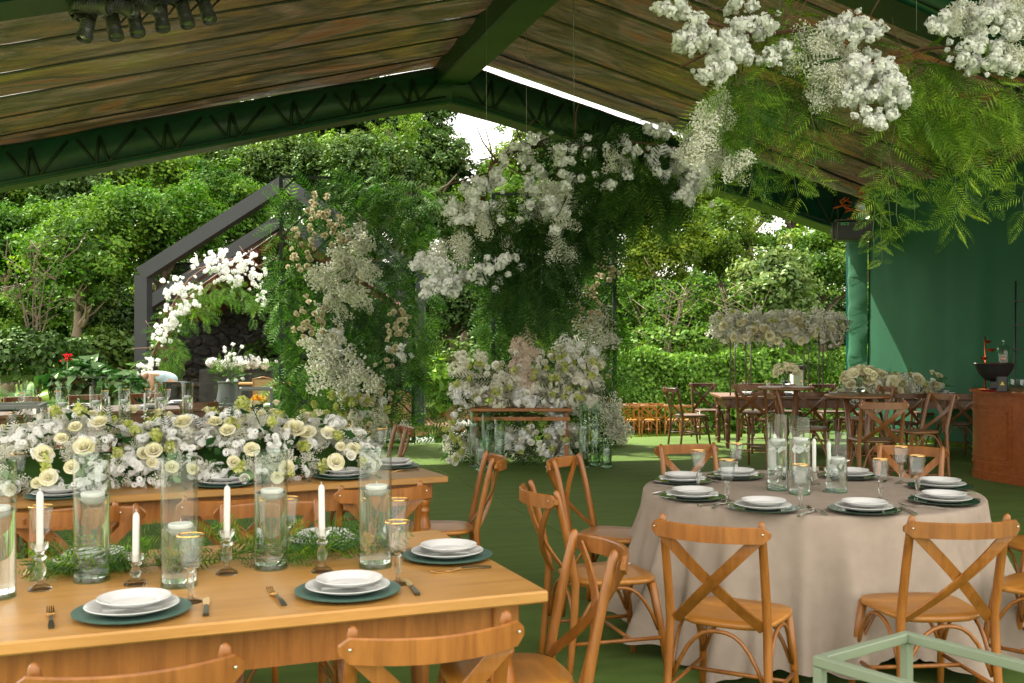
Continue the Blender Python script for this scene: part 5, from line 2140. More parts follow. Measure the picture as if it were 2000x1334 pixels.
class Arr:
    """collects one flower arrangement: its pieces become parts of one thing"""

    def __init__(self, name, label, cat, base):
        self.t = thing(name, label, cat, tuple(base))
        self.base = Vector(base)
        self.fr = {}
        self.count = {}

    def put(self, mesh, p, r, rot=None):
        kw = {"kind": "stuff"} if mesh.name.startswith(("babys", "white_pompom")) else {}
        return ob(mesh.name.split(".")[0], mesh, self.t, loc=Vector(p) - self.base, rot=rot or rr3(), scale=r, **kw)

    def blob(self, meshes, px, py, Y, rx, ry, n, rpx, dY=.25, outward=False):
        for _ in range(n):
            a = random.uniform(0, 6.283)
            q = math.sqrt(random.random())
            x, y = px + rx * q * math.cos(a), py + ry * q * math.sin(a)
            YY = Y + random.uniform(-dY, dY) * math.sqrt(max(0, 1 - q * q)) - dY * .3
            p = P(x, y, YY)
            r = rpx * Y / F * random.uniform(.8, 1.2)
            if outward:
                nrm = Vector(((x - px) / max(rx, 1) * .8, -1.0, .55 - (y - py) / max(ry, 1) * .6))
                nrm += Vector((random.uniform(-.4, .4), random.uniform(-.3, .3), random.uniform(-.4, .4)))
                self.put(random.choice(meshes), p, r, up_rot(nrm))
            else:
                if meshes is BLOS and random.random() < .25:
                    r *= .55
                    p = P(px + (x - px) * 1.5, py + (y - py) * 1.5, YY)
                self.put(random.choice(meshes), p, r)

    def frond(self, p, d, L, lod, mat='fern'):
        self.fr.setdefault((lod, mat), []).append((Vector(p) - self.base, Vector(d), L))

    def fernblob(self, px, py, Y, rx, ry, n, Lpx, lod, mat='fern', dY=.25, down=.5, out=.7):
        for _ in range(n):
            a = random.uniform(0, 6.283)
            q = math.sqrt(random.random())
            x, y = px + rx * q * math.cos(a), py + ry * q * math.sin(a)
            p = P(x, y, Y + random.uniform(-dY, dY))
            d = Vector((math.cos(a) * out * q + random.uniform(-.4, .4), random.uniform(-.7, .3), -math.sin(a) * out * q - down + random.uniform(-.4, .4)))
            self.frond(p, d, Lpx * Y / F * random.uniform(.6, 1.25), lod, mat)

    def strand(self, px, py, Y, lpx, lod, mat='fern', Lpx=55, sway=.05, step=24):
        """a hanging stem with side fronds"""
        p = P(px, py, Y)
        n = max(3, int(lpx / step))
        st = [p]
        for i in range(n):
            st.append(st[-1] + Vector((random.uniform(-sway, sway), random.uniform(-sway, sway), -lpx / n)) * (Y / F) if False else st[-1] + Vector((random.uniform(-sway, sway) * .3, random.uniform(-sway, sway) * .3, -lpx / n * Y / F)))
        mb = MB()
        mb.tube([q - self.base for q in st], .0018, 4)
        mb.build("hanging_stem", 'stem', self.t)
        for i in range(1, n + 1):
            for s in (-1, 1):
                if random.random() < .9:
                    f = i / n
                    d = Vector((s * random.uniform(.5, 1), random.uniform(-.6, .3), random.uniform(-.9, .05)))
                    self.frond(st[i], d, Lpx * Y / F * random.uniform(.6, 1.15) * (1 - .35 * f * f), lod, mat)

    def done(self):
        for (lod, mat), L in self.fr.items():
            base = {'hi': FR_HI, 'mid': FR_MID, 'lo': FR_LO}[lod]
            Rm = []
            for p, d, s in L:
                y = d.normalized()
                h = Vector((random.uniform(-.6, .6), -random.uniform(.2, 1), random.uniform(.1, 1)))
                z = (h - y * h.dot(y)).normalized()
                x = y.cross(z)
                Rm.append([[x.x, y.x, z.x], [x.y, y.y, z.y], [x.z, y.z, z.z]])
            me = merged("fern_fronds", base[0], base[1], np.array(Rm), np.array([q[2] for q in L]), np.array([tuple(q[0]) for q in L]), mat, tint=np.clip(rng.normal(0, .6, len(L)), -1.2, 1.3))
            ob("fern_fronds", me, self.t, kind="stuff")
        return self.t


def twigs(A, pts, rad, mat='twig', side=4, slen=.35):
    b = MB()
    b.tube([p - A.base for p in pts], [rad * (1 - .7 * i / len(pts)) for i in range(len(pts))], 6)
    A_ = b.build("branch", mat, A.t)
    for k in range(side):
        i = random.randint(0, len(pts) - 2)
        p = pts[i].lerp(pts[i + 1], random.random())
        q = [p]
        d = Vector((random.uniform(-1, 1), random.uniform(-.5, .5), random.uniform(-.5, .8))).normalized() * slen / 3
        for s in range(3):
            q.append(q[-1] + d + Vector((random.uniform(-.05, .05), random.uniform(-.05, .05), random.uniform(-.05, .05))))
        b = MB()
        b.tube([w - A.base for w in q], [rad * .45, rad * .35, rad * .25, rad * .12], 5)
        b.build("branch", mat, A.t)


# ---- hanging cloud over the middle
C1 = Arr("hanging_flower_arch", "large hanging arch of white blossom, baby's breath and dark fern in mid air", "hanging flowers", P(1100, 330, 10.0))
Yc = 10.0
twigs(C1, [P(x, y, Yc + dz) for x, y, dz in ((940, 400, .1), (960, 320, 0), (1030, 285, .1), (1120, 290, 0), (1220, 275, .1), (1330, 290, 0))], .022, side=16, slen=.55)
twigs(C1, [P(x, y, Yc) for x, y in ((1075, 272), (1020, 290), (960, 318))], .025, 'bark2', side=3)
twigs(C1, [P(x, y, Yc) for x, y in ((880, 480), (900, 430), (930, 380))], .016, side=6)
for (px, py, rx, ry, n) in ((840, 520, 38, 22, 12), (860, 560, 34, 24, 14), (905, 545, 20, 14, 5), (955, 540, 26, 34, 12), (895, 420, 28, 30, 11), (930, 370, 26, 40, 13), (960, 350, 22, 20, 7), (1010, 300, 34, 22, 11), (1050, 275, 26, 14, 6),
                            (1100, 300, 30, 20, 8), (1060, 350, 28, 26, 7), (1110, 340, 26, 30, 7), (1000, 410, 40, 24, 8), (1150, 285, 34, 16, 7), (1225, 290, 30, 22, 9), (1280, 262, 28, 18, 8), (1300, 320, 34, 26, 13), (1345, 340, 32, 34, 15),
                            (1335, 385, 18, 18, 6), (1370, 360, 24, 30, 9), (1200, 350, 26, 30, 9), (1085, 430, 24, 22, 6), (1015, 520, 20, 20, 4), (1075, 400, 20, 20, 4), (980, 500, 18, 30, 4)):
    C1.blob(BLOS, px, py, Yc, rx * 1.05, ry * 1.05, int(n * 1.45), 10.5, .35)
for (px, py, rx, ry, n) in ((930, 450, 45, 40, 9), (985, 440, 35, 40, 6), (1060, 390, 50, 40, 9), (1095, 420, 40, 50, 8), (1190, 315, 40, 30, 8), (1375, 290, 35, 40, 9), (1340, 300, 30, 25, 4), (890, 470, 30, 30, 5), (860, 500, 20, 20, 3), (1100, 500, 22, 40, 5)):
    C1.blob(BRE, px, py, Yc + .1, rx, ry, n, 30, .3)
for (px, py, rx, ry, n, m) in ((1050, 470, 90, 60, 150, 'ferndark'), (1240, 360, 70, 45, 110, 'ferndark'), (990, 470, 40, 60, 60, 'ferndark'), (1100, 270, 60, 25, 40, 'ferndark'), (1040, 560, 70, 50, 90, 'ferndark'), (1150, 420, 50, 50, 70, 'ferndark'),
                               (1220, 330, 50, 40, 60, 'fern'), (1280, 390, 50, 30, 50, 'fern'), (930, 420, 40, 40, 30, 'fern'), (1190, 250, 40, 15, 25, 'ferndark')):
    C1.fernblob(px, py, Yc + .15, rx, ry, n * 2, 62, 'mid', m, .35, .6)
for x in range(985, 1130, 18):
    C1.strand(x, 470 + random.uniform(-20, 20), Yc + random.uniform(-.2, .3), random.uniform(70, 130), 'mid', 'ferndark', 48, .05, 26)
for (x, y0, y1) in ((950, 170, 330), (1028, 220, 330), (1121, 175, 280), (1120, 60, 175)):
    b = MB()
    q0, q1 = P(x, y0, Yc), P(x, y1, Yc)
    b.tube([q0 + Vector((0, 0, .9)) - C1.base, q1 - C1.base], .0022, 5)
    b.build("hanging_wire", 'wire', C1.t)
C1.done()

# ---- hanging cloud, upper right, nearer
C2 = Arr("hanging_flower_cloud", "large white and bright green hanging flower cloud at the upper right", "hanging flowers", P(1700, 150, 6.2))
Y2 = 6.2
twigs(C2, [P(x, y, Y2) for x, y in ((1290, 5), (1390, 45), (1480, 70), (1560, 60), (1640, 50), (1720, 60))], .012, side=14, slen=.35)
twigs(C2, [P(x, y, Y2) for x, y in ((1330, 130), (1400, 95), (1470, 80))], .007, side=8, slen=.3)
twigs(C2, [P(x, y, Y2 + .1) for x, y in ((1700, 130), (1800, 95), (1900, 90), (2050, 60))], .012, side=8, slen=.3)
for (px, py, rx, ry, n) in ((1318, 15, 32, 14, 7), (1445, 25, 24, 20, 6), (1360, 50, 22, 16, 5), (1400, 75, 46, 30, 18), (1345, 80, 24, 24, 6), (1420, 115, 40, 34, 18), (1385, 145, 24, 14, 5), (1470, 55, 34, 14, 7), (1505, 45, 20, 14, 3), (1525, 110, 20, 30, 8),
                            (1500, 120, 16, 20, 3), (1660, 55, 30, 22, 9), (1690, 60, 24, 24, 8), (1620, 50, 16, 14, 3), (1690, 130, 44, 30, 16), (1720, 165, 44, 30, 18), (1665, 185, 24, 20, 7), (1715, 215, 36, 26, 12), (1745, 190, 26, 34, 9),
                            (1845, 48, 24, 18, 8), (1940, 55, 50, 34, 22), (1900, 10, 40, 14, 8), (1920, 105, 46, 30, 16), (1890, 125, 26, 16, 6), (1965, 125, 24, 16, 6), (1985, 30, 30, 40, 8)):
    C2.blob(BLOS, px, py, Y2, rx * 1.12, ry * 1.12, int(n * 1.9), 11.5, .22)
for (px, py, rx, ry, n) in ((1590, 90, 50, 45, 11), (1630, 120, 50, 50, 12), (1600, 160, 45, 40, 8), (1650, 170, 30, 40, 5), (1390, 230, 30, 40, 8), (1370, 270, 28, 40, 8), (1410, 290, 30, 30, 5), (1440, 330, 30, 20, 3), (1880, 60, 28, 40, 6), (1950, 20, 50, 30, 6), (1985, 75, 30, 50, 6)):
    C2.blob(BRE, px, py, Y2 + .05, rx, ry, n, 36, .2)
for (px, py, rx, ry, n, m) in ((1535, 45, 45, 40, 60, 'fernlight'), (1480, 160, 60, 50, 60, 'fernlight'), (1540, 180, 50, 60, 60, 'fern'), (1800, 140, 60, 40, 70, 'fernlight'), (1880, 190, 90, 60, 110, 'fernlight'), (1780, 220, 60, 50, 60, 'fernlight'), (1980, 180, 60, 70, 60, 'fernlight'), (1440, 210, 50, 60, 60, 'fernlight')):
    C2.fernblob(px, py, Y2 + .1, rx, ry, int(n * .62), 84, 'hi', m, .22, .6)
for (x, y0, l, m) in ([(1400 + 27 * i, 170 + random.uniform(-20, 20), 150 + 60 * math.sin(i * .5) + random.uniform(-10, 50), 'fern' if i % 3 == 0 else 'fernlight') for i in range(8)] +
                      [(1748 + 32 * i, 210 + random.uniform(-30, 20), 170 + random.uniform(-30, 90), 'fernlight') for i in range(9)]):
    C2.strand(x, y0, Y2 + random.uniform(-.15, .25), l, 'hi', m, 84, .06, 23)
for (x, y0, l) in ((1705, 330, 180), (1735, 320, 150), (1720, 300, 210)):
    C2.strand(x, y0, Y2, l, 'hi', 'fernlight', 52, .03, 30)
for x in (1523, 1790):
    b = MB()
    b.tube([P(x, 60, Y2) - C2.base, P(x, -450, Y2) - C2.base], .002, 5)
    b.build("hanging_wire", 'wire', C2.t)
C2.done()


# ---- lattice frames dressed with fern and flowers
def lattice_frame(pL, pR, ztop, label):
    """pL, pR: floor points of the two posts"""
    A = Arr("flower_screen", label, "flower frame", (pL + pR) / 2)
    W = (pR - pL).length
    ex = (pR - pL).normalized()
    ey = Vector((-ex.y, ex.x, 0))

    def w(u, z, d=0):
        return pL + ex * u + Vector((0, 0, z)) + ey * d - A.base
    for u in (0, W):
        b = MB()
        b.tube([w(u, 0), w(u, ztop)], 1, flat=(.028, .028), up=ex)
        b.build("post", 'lattice', A.t)
    for z in (0.022, ztop):
        b = MB()
        b.tube([w(.02, z), w(W - .02, z)], 1, flat=(.020, .020), up=(0, 0, 1))
        b.build("crossbar", 'lattice', A.t)
    step = .70
    for s in (-1, 1):
        c = -ztop - W
        while c < ztop + W:
            # line z = s*u + c
            pts = []
            for u in (0, W):
                z = s * u + c
                if 0 <= z <= ztop:
                    pts.append((u, z))
            for z in (0, ztop):
                u = (z - c) / s
                if 0 < u < W:
                    pts.append((u, z))
            if len(pts) >= 2:
                pts = sorted(pts)
                if (Vector(pts[0]) - Vector(pts[-1])).length > .2:
                    b = MB()
                    b.tube([w(*pts[0], .012 * s), w(*pts[-1], .012 * s)], 1, flat=(.016, .012), up=ey)
                    b.build("diagonal_bar", 'lattice', A.t)
            c += step
    return A


zt = CAMZ + 322 * 15.75 / F
FL = lattice_frame(Vector(((549 - 1000) * 15.75 / F, 15.75, 0)), Vector(((807 - 1000) * 16.05 / F, 16.05, 0)), zt, "left dark lattice frame covered in fern, tan spray roses and white blooms")
Yf = 15.8
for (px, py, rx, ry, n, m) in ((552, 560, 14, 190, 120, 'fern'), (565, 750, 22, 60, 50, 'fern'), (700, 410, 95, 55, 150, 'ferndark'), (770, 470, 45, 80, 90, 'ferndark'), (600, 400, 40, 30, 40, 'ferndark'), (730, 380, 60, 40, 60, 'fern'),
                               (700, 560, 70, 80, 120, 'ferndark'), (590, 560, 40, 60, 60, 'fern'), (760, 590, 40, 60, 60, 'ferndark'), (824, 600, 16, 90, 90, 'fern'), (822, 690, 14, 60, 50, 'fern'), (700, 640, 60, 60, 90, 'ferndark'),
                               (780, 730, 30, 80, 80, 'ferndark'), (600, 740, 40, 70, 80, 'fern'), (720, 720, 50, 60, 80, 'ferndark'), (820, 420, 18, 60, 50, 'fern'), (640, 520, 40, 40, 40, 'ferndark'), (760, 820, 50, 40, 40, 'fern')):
    FL.fernblob(px, py, Yf, rx, ry, int(n * 1.25), 42, 'lo', m, .28, .45, .8)  # paler fern down the edges paints rim light, darker fern the hollow
for (px, py, rx, ry, n) in ((618, 405, 34, 26, 16), (640, 440, 36, 24, 18), (590, 480, 26, 36, 14), (585, 520, 24, 24, 9), (665, 470, 30, 20, 9), (608, 610, 30, 30, 18), (590, 650, 22, 24, 9), (775, 630, 24, 30, 16), (770, 665, 22, 22, 8), (733, 775, 28, 34, 16), (745, 720, 22, 18, 6), (640, 640, 20, 20, 6), (720, 830, 40, 20, 10)):
    FL.blob(SROSE, px, py, Yf - .34, rx, ry, int(n * 1.15), 7.6, .22, True)
for (px, py, rx, ry, n) in ((690, 490, 42, 30, 9), (650, 560, 46, 40, 10), (680, 590, 40, 36, 8), (640, 690, 42, 44, 10), (690, 740, 46, 44, 11), (650, 740, 36, 30, 6), (710, 530, 20, 16, 3)):
    FL.blob(BREL, px, py, Yf - .25, rx, ry, n, 28, .25)
for (px, py, rx, ry, n) in ((775, 690, 20, 16, 6), (700, 760, 34, 34, 9), (725, 790, 30, 24, 6), (690, 500, 30, 20, 4), (668, 670, 30, 26, 6)):
    FL.blob(BLOS, px, py, Yf - .2, rx, ry, n, 9, .2)
for (px, py, rx, ry, n) in ((640, 790, 60, 26, 10), (700, 800, 60, 26, 10)):
    FL.blob(LIME, px, py, Yf - .3, rx, ry, n, 10, .2)
FL.blob(HYD, 690, 830, Yf - .3, 110, 28, 26, 13, .3)
FL.fernblob(700, 830, Yf - .2, 110, 30, 90, 40, 'lo', 'fern', .3, -.1)
FL.done()

zt = CAMZ + 285 * 15.8 / F
FR = lattice_frame(Vector(((963 - 1000) * 15.6 / F, 15.6, 0)), Vector(((1200 - 1000) * 15.9 / F, 15.9, 0)), zt, "right dark lattice frame behind the cake table covered in fern and roses")
for (px, py, rx, ry, n, m) in ((972, 650, 18, 110, 150, 'fern'), (960, 600, 10, 80, 50, 'fern'), (1060, 560, 80, 80, 130, 'ferndark'), (1150, 520, 50, 80, 90, 'ferndark'), (1190, 490, 22, 18, 40, 'ferndark'), (1110, 640, 70, 60, 90, 'ferndark'), (1200, 620, 24, 100, 60, 'fern'),
                               (1190, 740, 30, 60, 50, 'fern'), (1030, 640, 40, 60, 60, 'ferndark'), (1180, 420, 30, 50, 40, 'ferndark')):
    FR.fernblob(px, py, Yf, rx, ry, int(n * 1.35), 42, 'lo', m, .28, .45, .8)  # rim light on the left edge is put in as paler fern
for (px, py, rx, ry, n) in ((1188, 525, 20, 28, 18), (1155, 600, 28, 24, 14), (1140, 625, 22, 18, 8), (1025, 625, 14, 30, 12), (1028, 655, 14, 16, 5), (1165, 560, 16, 16, 5), (1170, 760, 24, 40, 14)):
    FR.blob(SROSE, px, py, Yf - .34, rx, ry, n, 7.6, .22, True)
for (px, py, rx, ry, n) in ((1165, 650, 34, 38, 12), (1110, 560, 26, 40, 8), (1115, 690, 40, 26, 7), (1150, 690, 30, 26, 6), (1180, 810, 34, 44, 14), (1195, 840, 22, 24, 7)):
    FR.blob(BREL, px, py, Yf - .1, rx, ry, n, 26, .25)
FR.done()

# ---- cake table under flowers
ct0 = Vector(((1018 - 1000) * 13.25 / F, 13.25, 0))
tb = thing("console_table", "small wooden table wrapped in white flowers before the right frame", "table", tuple(ct0))
b = MB()
b.box((0, -.05, .71), (1.25, .66, .04), bev=.005)
b.build("tabletop", 'honey', tb)
b = MB()
b.box((0, -.34, .60), (1.20, .022, .045))
b.box((0, .22, .60), (1.20, .022, .03))
b.build("lower_rail", 'honey', tb)
for sx in (-1, 1):
    for sy in (-1, 1):
        b = MB()
        b.box((sx * .56, sy * .2, .34), (.05, .05, .68), bev=.004)
        b.build("leg", 'honey', tb)
Yt = 13.3
TF = Arr("table_flowers", "mass of white hydrangea, roses and lime blooms heaped on the small wooden table", "flowers", ct0 + Vector((0, 0, .72)))
for (px, py, rx, ry, n, r_) in ((960, 770, 70, 34, 24, 15), (1110, 770, 80, 36, 28, 15), (1000, 740, 60, 30, 12, 14), (1140, 730, 50, 26, 10, 13), (905, 745, 24, 34, 8, 13), (1060, 760, 40, 30, 10, 15)):
    TF.blob(HYD, px, py, Yt, rx, ry, n, r_, .3)
for (px, py, rx, ry, n) in ((930, 735, 40, 34, 14), (990, 710, 50, 24, 10), (1110, 720, 60, 34, 18), (1150, 760, 30, 30, 10), (1040, 780, 40, 20, 8), (905, 700, 14, 12, 3)):
    TF.blob(WROSE, px, py, Yt - .2, rx, ry, n, 9, .2, True)
for (px, py, rx, ry, n) in ((960, 745, 70, 40, 16), (1110, 735, 80, 44, 22), (1090, 700, 40, 14, 6)):
    TF.blob(LIME, px, py, Yt - .3, rx, ry, n, 8, .15)
for (px, py, rx, ry, n) in ((915, 775, 34, 18, 9), (1085, 788, 24, 14, 5), (1130, 695, 34, 40, 10), (1030, 770, 24, 24, 5), (885, 790, 12, 24, 5), (1098, 825, 10, 16, 4)):
    TF.blob(BLOS, px, py, Yt - .25, rx, ry, n, 9, .15)
for (px, py) in ((908, 702), (938, 695), (940, 710), (1085, 700), (1050, 695)):
    TF.put(random.choice(HYD), P(px, py, Yt), .085)
    b = MB()
    b.tube([P(px, py, Yt) - TF.base, P(px + (1030 - px) * .15, 760, Yt) - TF.base], .006, 5)
    b.build("stem", 'stem', TF.t)
TF.fernblob(1030, 765, Yt, 150, 45, 160, 40, 'lo', 'ferndark', .3, 0)
TF.fernblob(1100, 720, Yt + .1, 90, 45, 60, 40, 'lo', 'fern', .3, -.2)
for _ in range(70):
    p = P(random.uniform(885, 1185), random.uniform(715, 800), Yt - random.uniform(-.1, .3))
    TF.put(LF, p, random.uniform(.05, .10))
TF.done()
Yt = 13.45
LFp = Arr("floor_flowers", "white hydrangeas, roses and dark foliage heaped on the carpet under the small table", "flowers", Vector((ct0.x, Yt, 0)))
for (px, py, rx, ry, n, r_) in ((900, 870, 30, 28, 8, 15), (1000, 870, 34, 30, 10, 15), (1110, 870, 60, 30, 16, 16), (1000, 845, 40, 12, 5, 13), (1120, 845, 30, 14, 5, 13), (960, 885, 24, 14, 5, 14)):
    LFp.blob(HYD, px, py + 4, Yt + .1, rx, ry, n, r_, .2)
for (px, py, rx, ry, n) in ((900, 845, 30, 30, 14), (1000, 850, 50, 34, 14), (1090, 860, 60, 34, 14), (880, 895, 12, 10, 4)):
    LFp.blob(WROSE, px, py, Yt - .25, rx, ry, n, 8, .2, True)
for (px, py, rx, ry, n) in ((890, 860, 30, 40, 12), (1060, 850, 100, 40, 18)):
    LFp.blob(LIME, px, py, Yt - .3, rx, ry, n, 7, .15)
for (px, py, rx, ry, n) in ((1005, 855, 26, 26, 8), (1085, 860, 34, 34, 12), (1080, 825, 12, 20, 4)):
    LFp.blob(BLOS, px, py, Yt - .3, rx, ry, n, 9, .15)
LFp.fernblob(1030, 855, Yt + .05, 150, 48, 260, 46, 'lo', 'ferndark', .25, .2)
LFp.fernblob(885, 830, Yt, 22, 50, 60, 40, 'lo', 'fern', .25, 0)
for _ in range(70):
    p = P(random.uniform(875, 1185), random.uniform(815, 900), Yt - random.uniform(-.1, .3))
    LFp.put(LF, p, random.uniform(.05, .10))
LFp.done()
# tiered cake
ck = thing("tiered_cake", "white tiered cake wrapped in blush petal ruffs amid the table flowers", "cake", tuple(P(1022, 788, 13.15)))
b = MB()
for r_, z0, z1 in ((.15, 0, .24), (.115, .24, .46), (.085, .46, .62)):
    b.lathe([(.001, z0), (r_, z0 + .001), (r_, z1 - .008), (r_ - .008, z1), (.001, z1 + .0005)], 28)
b.build("cake_tiers", 'white', ck)
for (x, z, r_) in ((.0, .76, .13), (-.05, .68, .11), (.06, .66, .11), (.03, .55, .10), (-.06, .44, .12), (-.03, .38, .10), (.08, .34, .11), (.0, .27, .12), (-.10, .30, .08), (.1, .22, .1), (.02, .82, .10), (-.04, .80, .09), (.06, .80, .09)):
    ob("blush_petal_ruff", random.choice(BLUSH), ck, loc=(x, -.07, z), rot=rr3(), scale=r_)
# glass cylinders standing on the carpet
gfv = "tall glass cylinders on the carpet by the cake table"
for px, pyb, h, wl, nm in ((926, 905, .73, .52, "leftmost tall cylinder left of the cake table"), (950, 908, .68, .35, "second tall cylinder left of the cake table"), (975, 912, .62, .30, "cylinder right of the left group by the cake table"), (939, 914, .40, .25, "short cylinder in the left group by the cake table"),
                           (1140, 910, .78, .50, "tallest cylinder right of the cake table"), (1163, 904, .80, .30, "second cylinder right of the cake table"), (1185, 908, .36, .22, "shortest cylinder at the far right of the cake table")):
    vase(G(px, pyb + 6, 0.001), f"greenish glass {nm}", h, .062, wl, gfv, True, clab=f"white floating candle in the {nm}")

# ---- blossom arch at the pavilion
PA = Arr("blossom_arch", "white blossom branch arch at the pavilion's left post", "flower arch", P(290, 790, 21.8))
Yp = 21.8
path = [(282, 790), (280, 740), (300, 690), (325, 640), (340, 590), (370, 545), (410, 515), (460, 505), (510, 525)]
twigs(PA, [P(x, y, Yp) for x, y in path], .035, side=18, slen=.6)
for (px, py, rx, ry, n) in ((278, 745, 14, 34, 14), (300, 715, 16, 14, 8), (318, 650, 22, 24, 16), (335, 625, 14, 18, 8), (345, 600, 24, 16, 12), (370, 600, 20, 14, 8), (335, 555, 18, 18, 10), (355, 565, 16, 10, 6), (330, 570, 12, 12, 4),
                            (400, 520, 26, 16, 12), (425, 495, 20, 10, 8), (440, 525, 40, 20, 22), (480, 505, 24, 14, 12), (470, 540, 34, 16, 14), (505, 540, 18, 20, 10), (510, 580, 10, 20, 7), (440, 545, 24, 12, 7), (290, 775, 10, 14, 5), (375, 575, 22, 18, 8)):
    PA.blob(BLOS, px, py, Yp - .2, rx * 1.05, ry * 1.05, int(n * 1.5), 4.9, .3)
for (px, py, rx, ry, n) in ((270, 745, 12, 36, 60), (330, 660, 24, 50, 80), (310, 720, 20, 36, 40), (380, 600, 30, 36, 60), (420, 560, 40, 24, 60), (470, 570, 40, 20, 40), (345, 690, 14, 30, 30), (500, 600, 10, 24, 14)):
    PA.fernblob(px, py, Yp, rx, ry, n, 26, 'lo', 'fern', .25, .6)
PA.done()
AF = Arr("altar_flowers", "low row of white flowers on the dark stone ledge inside the pavilion", "flowers", P(465, 722, 25.0))
AF.blob(BLOS, 465, 708, 25, 62, 10, 42, 5.5, .2)
AF.blob(HYD, 470, 714, 25, 60, 8, 14, 6, .2)
AF.fernblob(465, 712, 25, 60, 10, 40, 20, 'lo', 'fern', .2, -.2)
AF.done()
b = MB()
p = P(470, 722, 25.1)
b.box((p.x, 25.2, (p.z + PF) / 2), (1.9, .5, p.z - PF), bev=.01)
tag(b.build("stone_ledge", 'stone'), "dark stone ledge under the white flowers inside the pavilion", "ledge")
# planter with flowers
p0 = G(446, 792, 0)
Yp2 = 18.6
pp = P(446, 786, Yp2)
pt = thing("planter", "flared dark grey planter before the pavilion", "planter", (pp.x, Yp2, pp.z))
b = MB()
b.lathe([(.001, .0), (.215, .0), (.205, .05), (.17, .25), (.17, .34), (.19, .355), (.19, .372), (.165, .372), (.15, .33), (.001, .32)], 28)
b.build("pot", 'pot', pt)
ob("plinth", MB().box((0, 0, -.25), (.5, .5, .498), bev=.01).mesh("plinth", 'pot'), pt)
PLF = Arr("planter_flowers", "loose white flowers on long stems in the dark grey planter", "flowers", (pp.x, Yp2, pp.z + .34))
for _ in range(15):
    x, y = random.uniform(415, 475), random.uniform(668, 745)
    q = P(x, y, Yp2 + random.uniform(-.1, .1))
    PLF.put(random.choice(BLOS), q, .034)
    b = MB()
    b.tube([Vector((0, 0, -.05)), (q - PLF.base) * .5 + Vector((0, 0, .1)), q - PLF.base], .004, 4)
    b.build("stem", 'stem', PLF.t)
PLF.fernblob(445, 735, Yp2, 24, 14, 26, 26, 'lo', 'fern', .12, -.4)
PLF.done()

# ---- rose runner on the second table
cB, sB = math.cos(BANG), math.sin(BANG)
bx = loc_on(TB, BANG, 1.9, .62)
RB = Arr("rose_runner", "long low runner of cream roses, baby's breath and white pompoms on the second table", "flower centrepiece", bx)


def onB(p, q, h):
    return loc_on(TB, BANG, p, q) + Vector((0, 0, h))


def dome(p):
    e = min(1, (p - .26) / .32, (2.62 - p) / .28)
    return .31 * math.sqrt(max(.05, e)) * (1 + .12 * math.sin(p * 7) + .08 * math.sin(p * 13 + 1))


def runner_pt(ext=1.0):
    p = random.uniform(.30, 2.55)
    a = random.uniform(-.15, math.pi + .15)
    h = dome(p)
    q = .62 + .42 * math.cos(a) * (h / .31) * ext * -1
    z = max(.03, h * math.sin(a) * ext) + .01
    n = Vector((0, 0, 0))
    wv = Vector((-sB, cB, 0))
    n = wv * (-math.cos(a)) + Vector((0, 0, math.sin(a)))
    return onB(p, q, z), n, a


for _ in range(165):
    pt_, n, a = runner_pt(.90)
    RB.put(random.choice(BRE), pt_, random.uniform(.065, .10))
for _ in range(175):
    pt_, n, a = runner_pt(1.02)
    n += Vector((random.uniform(-.4, .4), random.uniform(-.4, .4), random.uniform(-.1, .4)))
    RB.put(random.choice(DAI), pt_, random.uniform(.042, .06), up_rot(n))
for (px, py, r_) in ((265, 888, 50), (165, 878, 46), (235, 855, 42), (300, 885, 44), (360, 832, 44), (85, 890, 36), (95, 935, 34), (72, 945, 22), (540, 852, 46), (575, 845, 50), (600, 850, 34), (420, 830, 36), (445, 845, 34), (475, 835, 40), (512, 855, 36), (430, 885, 40), (380, 890, 40),
                     (500, 795, 26), (535, 810, 26), (240, 835, 34), (148, 838, 30), (195, 830, 32), (620, 895, 34), (655, 905, 34), (560, 915, 30), (210, 900, 32), (335, 915, 34), (640, 850, 30), (262, 805, 26), (180, 812, 24), (310, 810, 26), (690, 880, 28), (455, 905, 34), (120, 860, 30),
                     (405, 805, 24), (345, 868, 32), (575, 880, 34), (140, 915, 34), (290, 850, 28), (665, 875, 26), (490, 880, 30), (540, 790, 20), (600, 815, 24)):
    # put the bloom on the near side of the dome along its sight line
    best = None
    for k in range(60):
        Y = 4.9 + k * .035
        w = P(px, py, Y)
        rel = w - Vector((TB[0], TB[1], .76))
        p_ = -(rel.x * cB + rel.y * sB)
        q_ = -rel.x * sB + rel.y * cB
        if .25 < p_ < 2.75:
            h = dome(min(max(p_, .32), 2.52))
            e = ((q_ - .62) / (.42 * h / .31)) ** 2 + (max(rel.z, 0) / h) ** 2
            if best is None or abs(e - 1.30) < best[0]:
                best = (abs(e - 1.30), w, q_, rel.z)
    if best:
        w = best[1]
        n = Vector((-sB, cB, 0)) * (best[2] - .62) * 1.2 + Vector((0, 0, .25 + max(best[3], 0))) + Vector((random.uniform(-.12, .12), -.15, 0))
        RB.put(random.choice(ROSE), w, r_ * .46 * w.y / F, up_rot(n))
for _ in range(46):
    pt_, n, a = runner_pt(1.1)
    RB.put(random.choice(WROSE + ROSE), pt_, random.uniform(.028, .045), up_rot(n + Vector((random.uniform(-.4, .4), random.uniform(-.4, .4), .1))))
for _ in range(34):
    pt_, n, a = runner_pt(1.15)
    RB.put(random.choice(LIME), pt_, random.uniform(.035, .05))
for _ in range(250):
    pt_, n, a = runner_pt(random.uniform(.85, 1.14))
    n += Vector((random.uniform(-.8, .8), random.uniform(-.8, .8), random.uniform(-.3, .4)))
    RB.put(LF, pt_, random.uniform(.055, .10), up_rot(n))
core = MB()
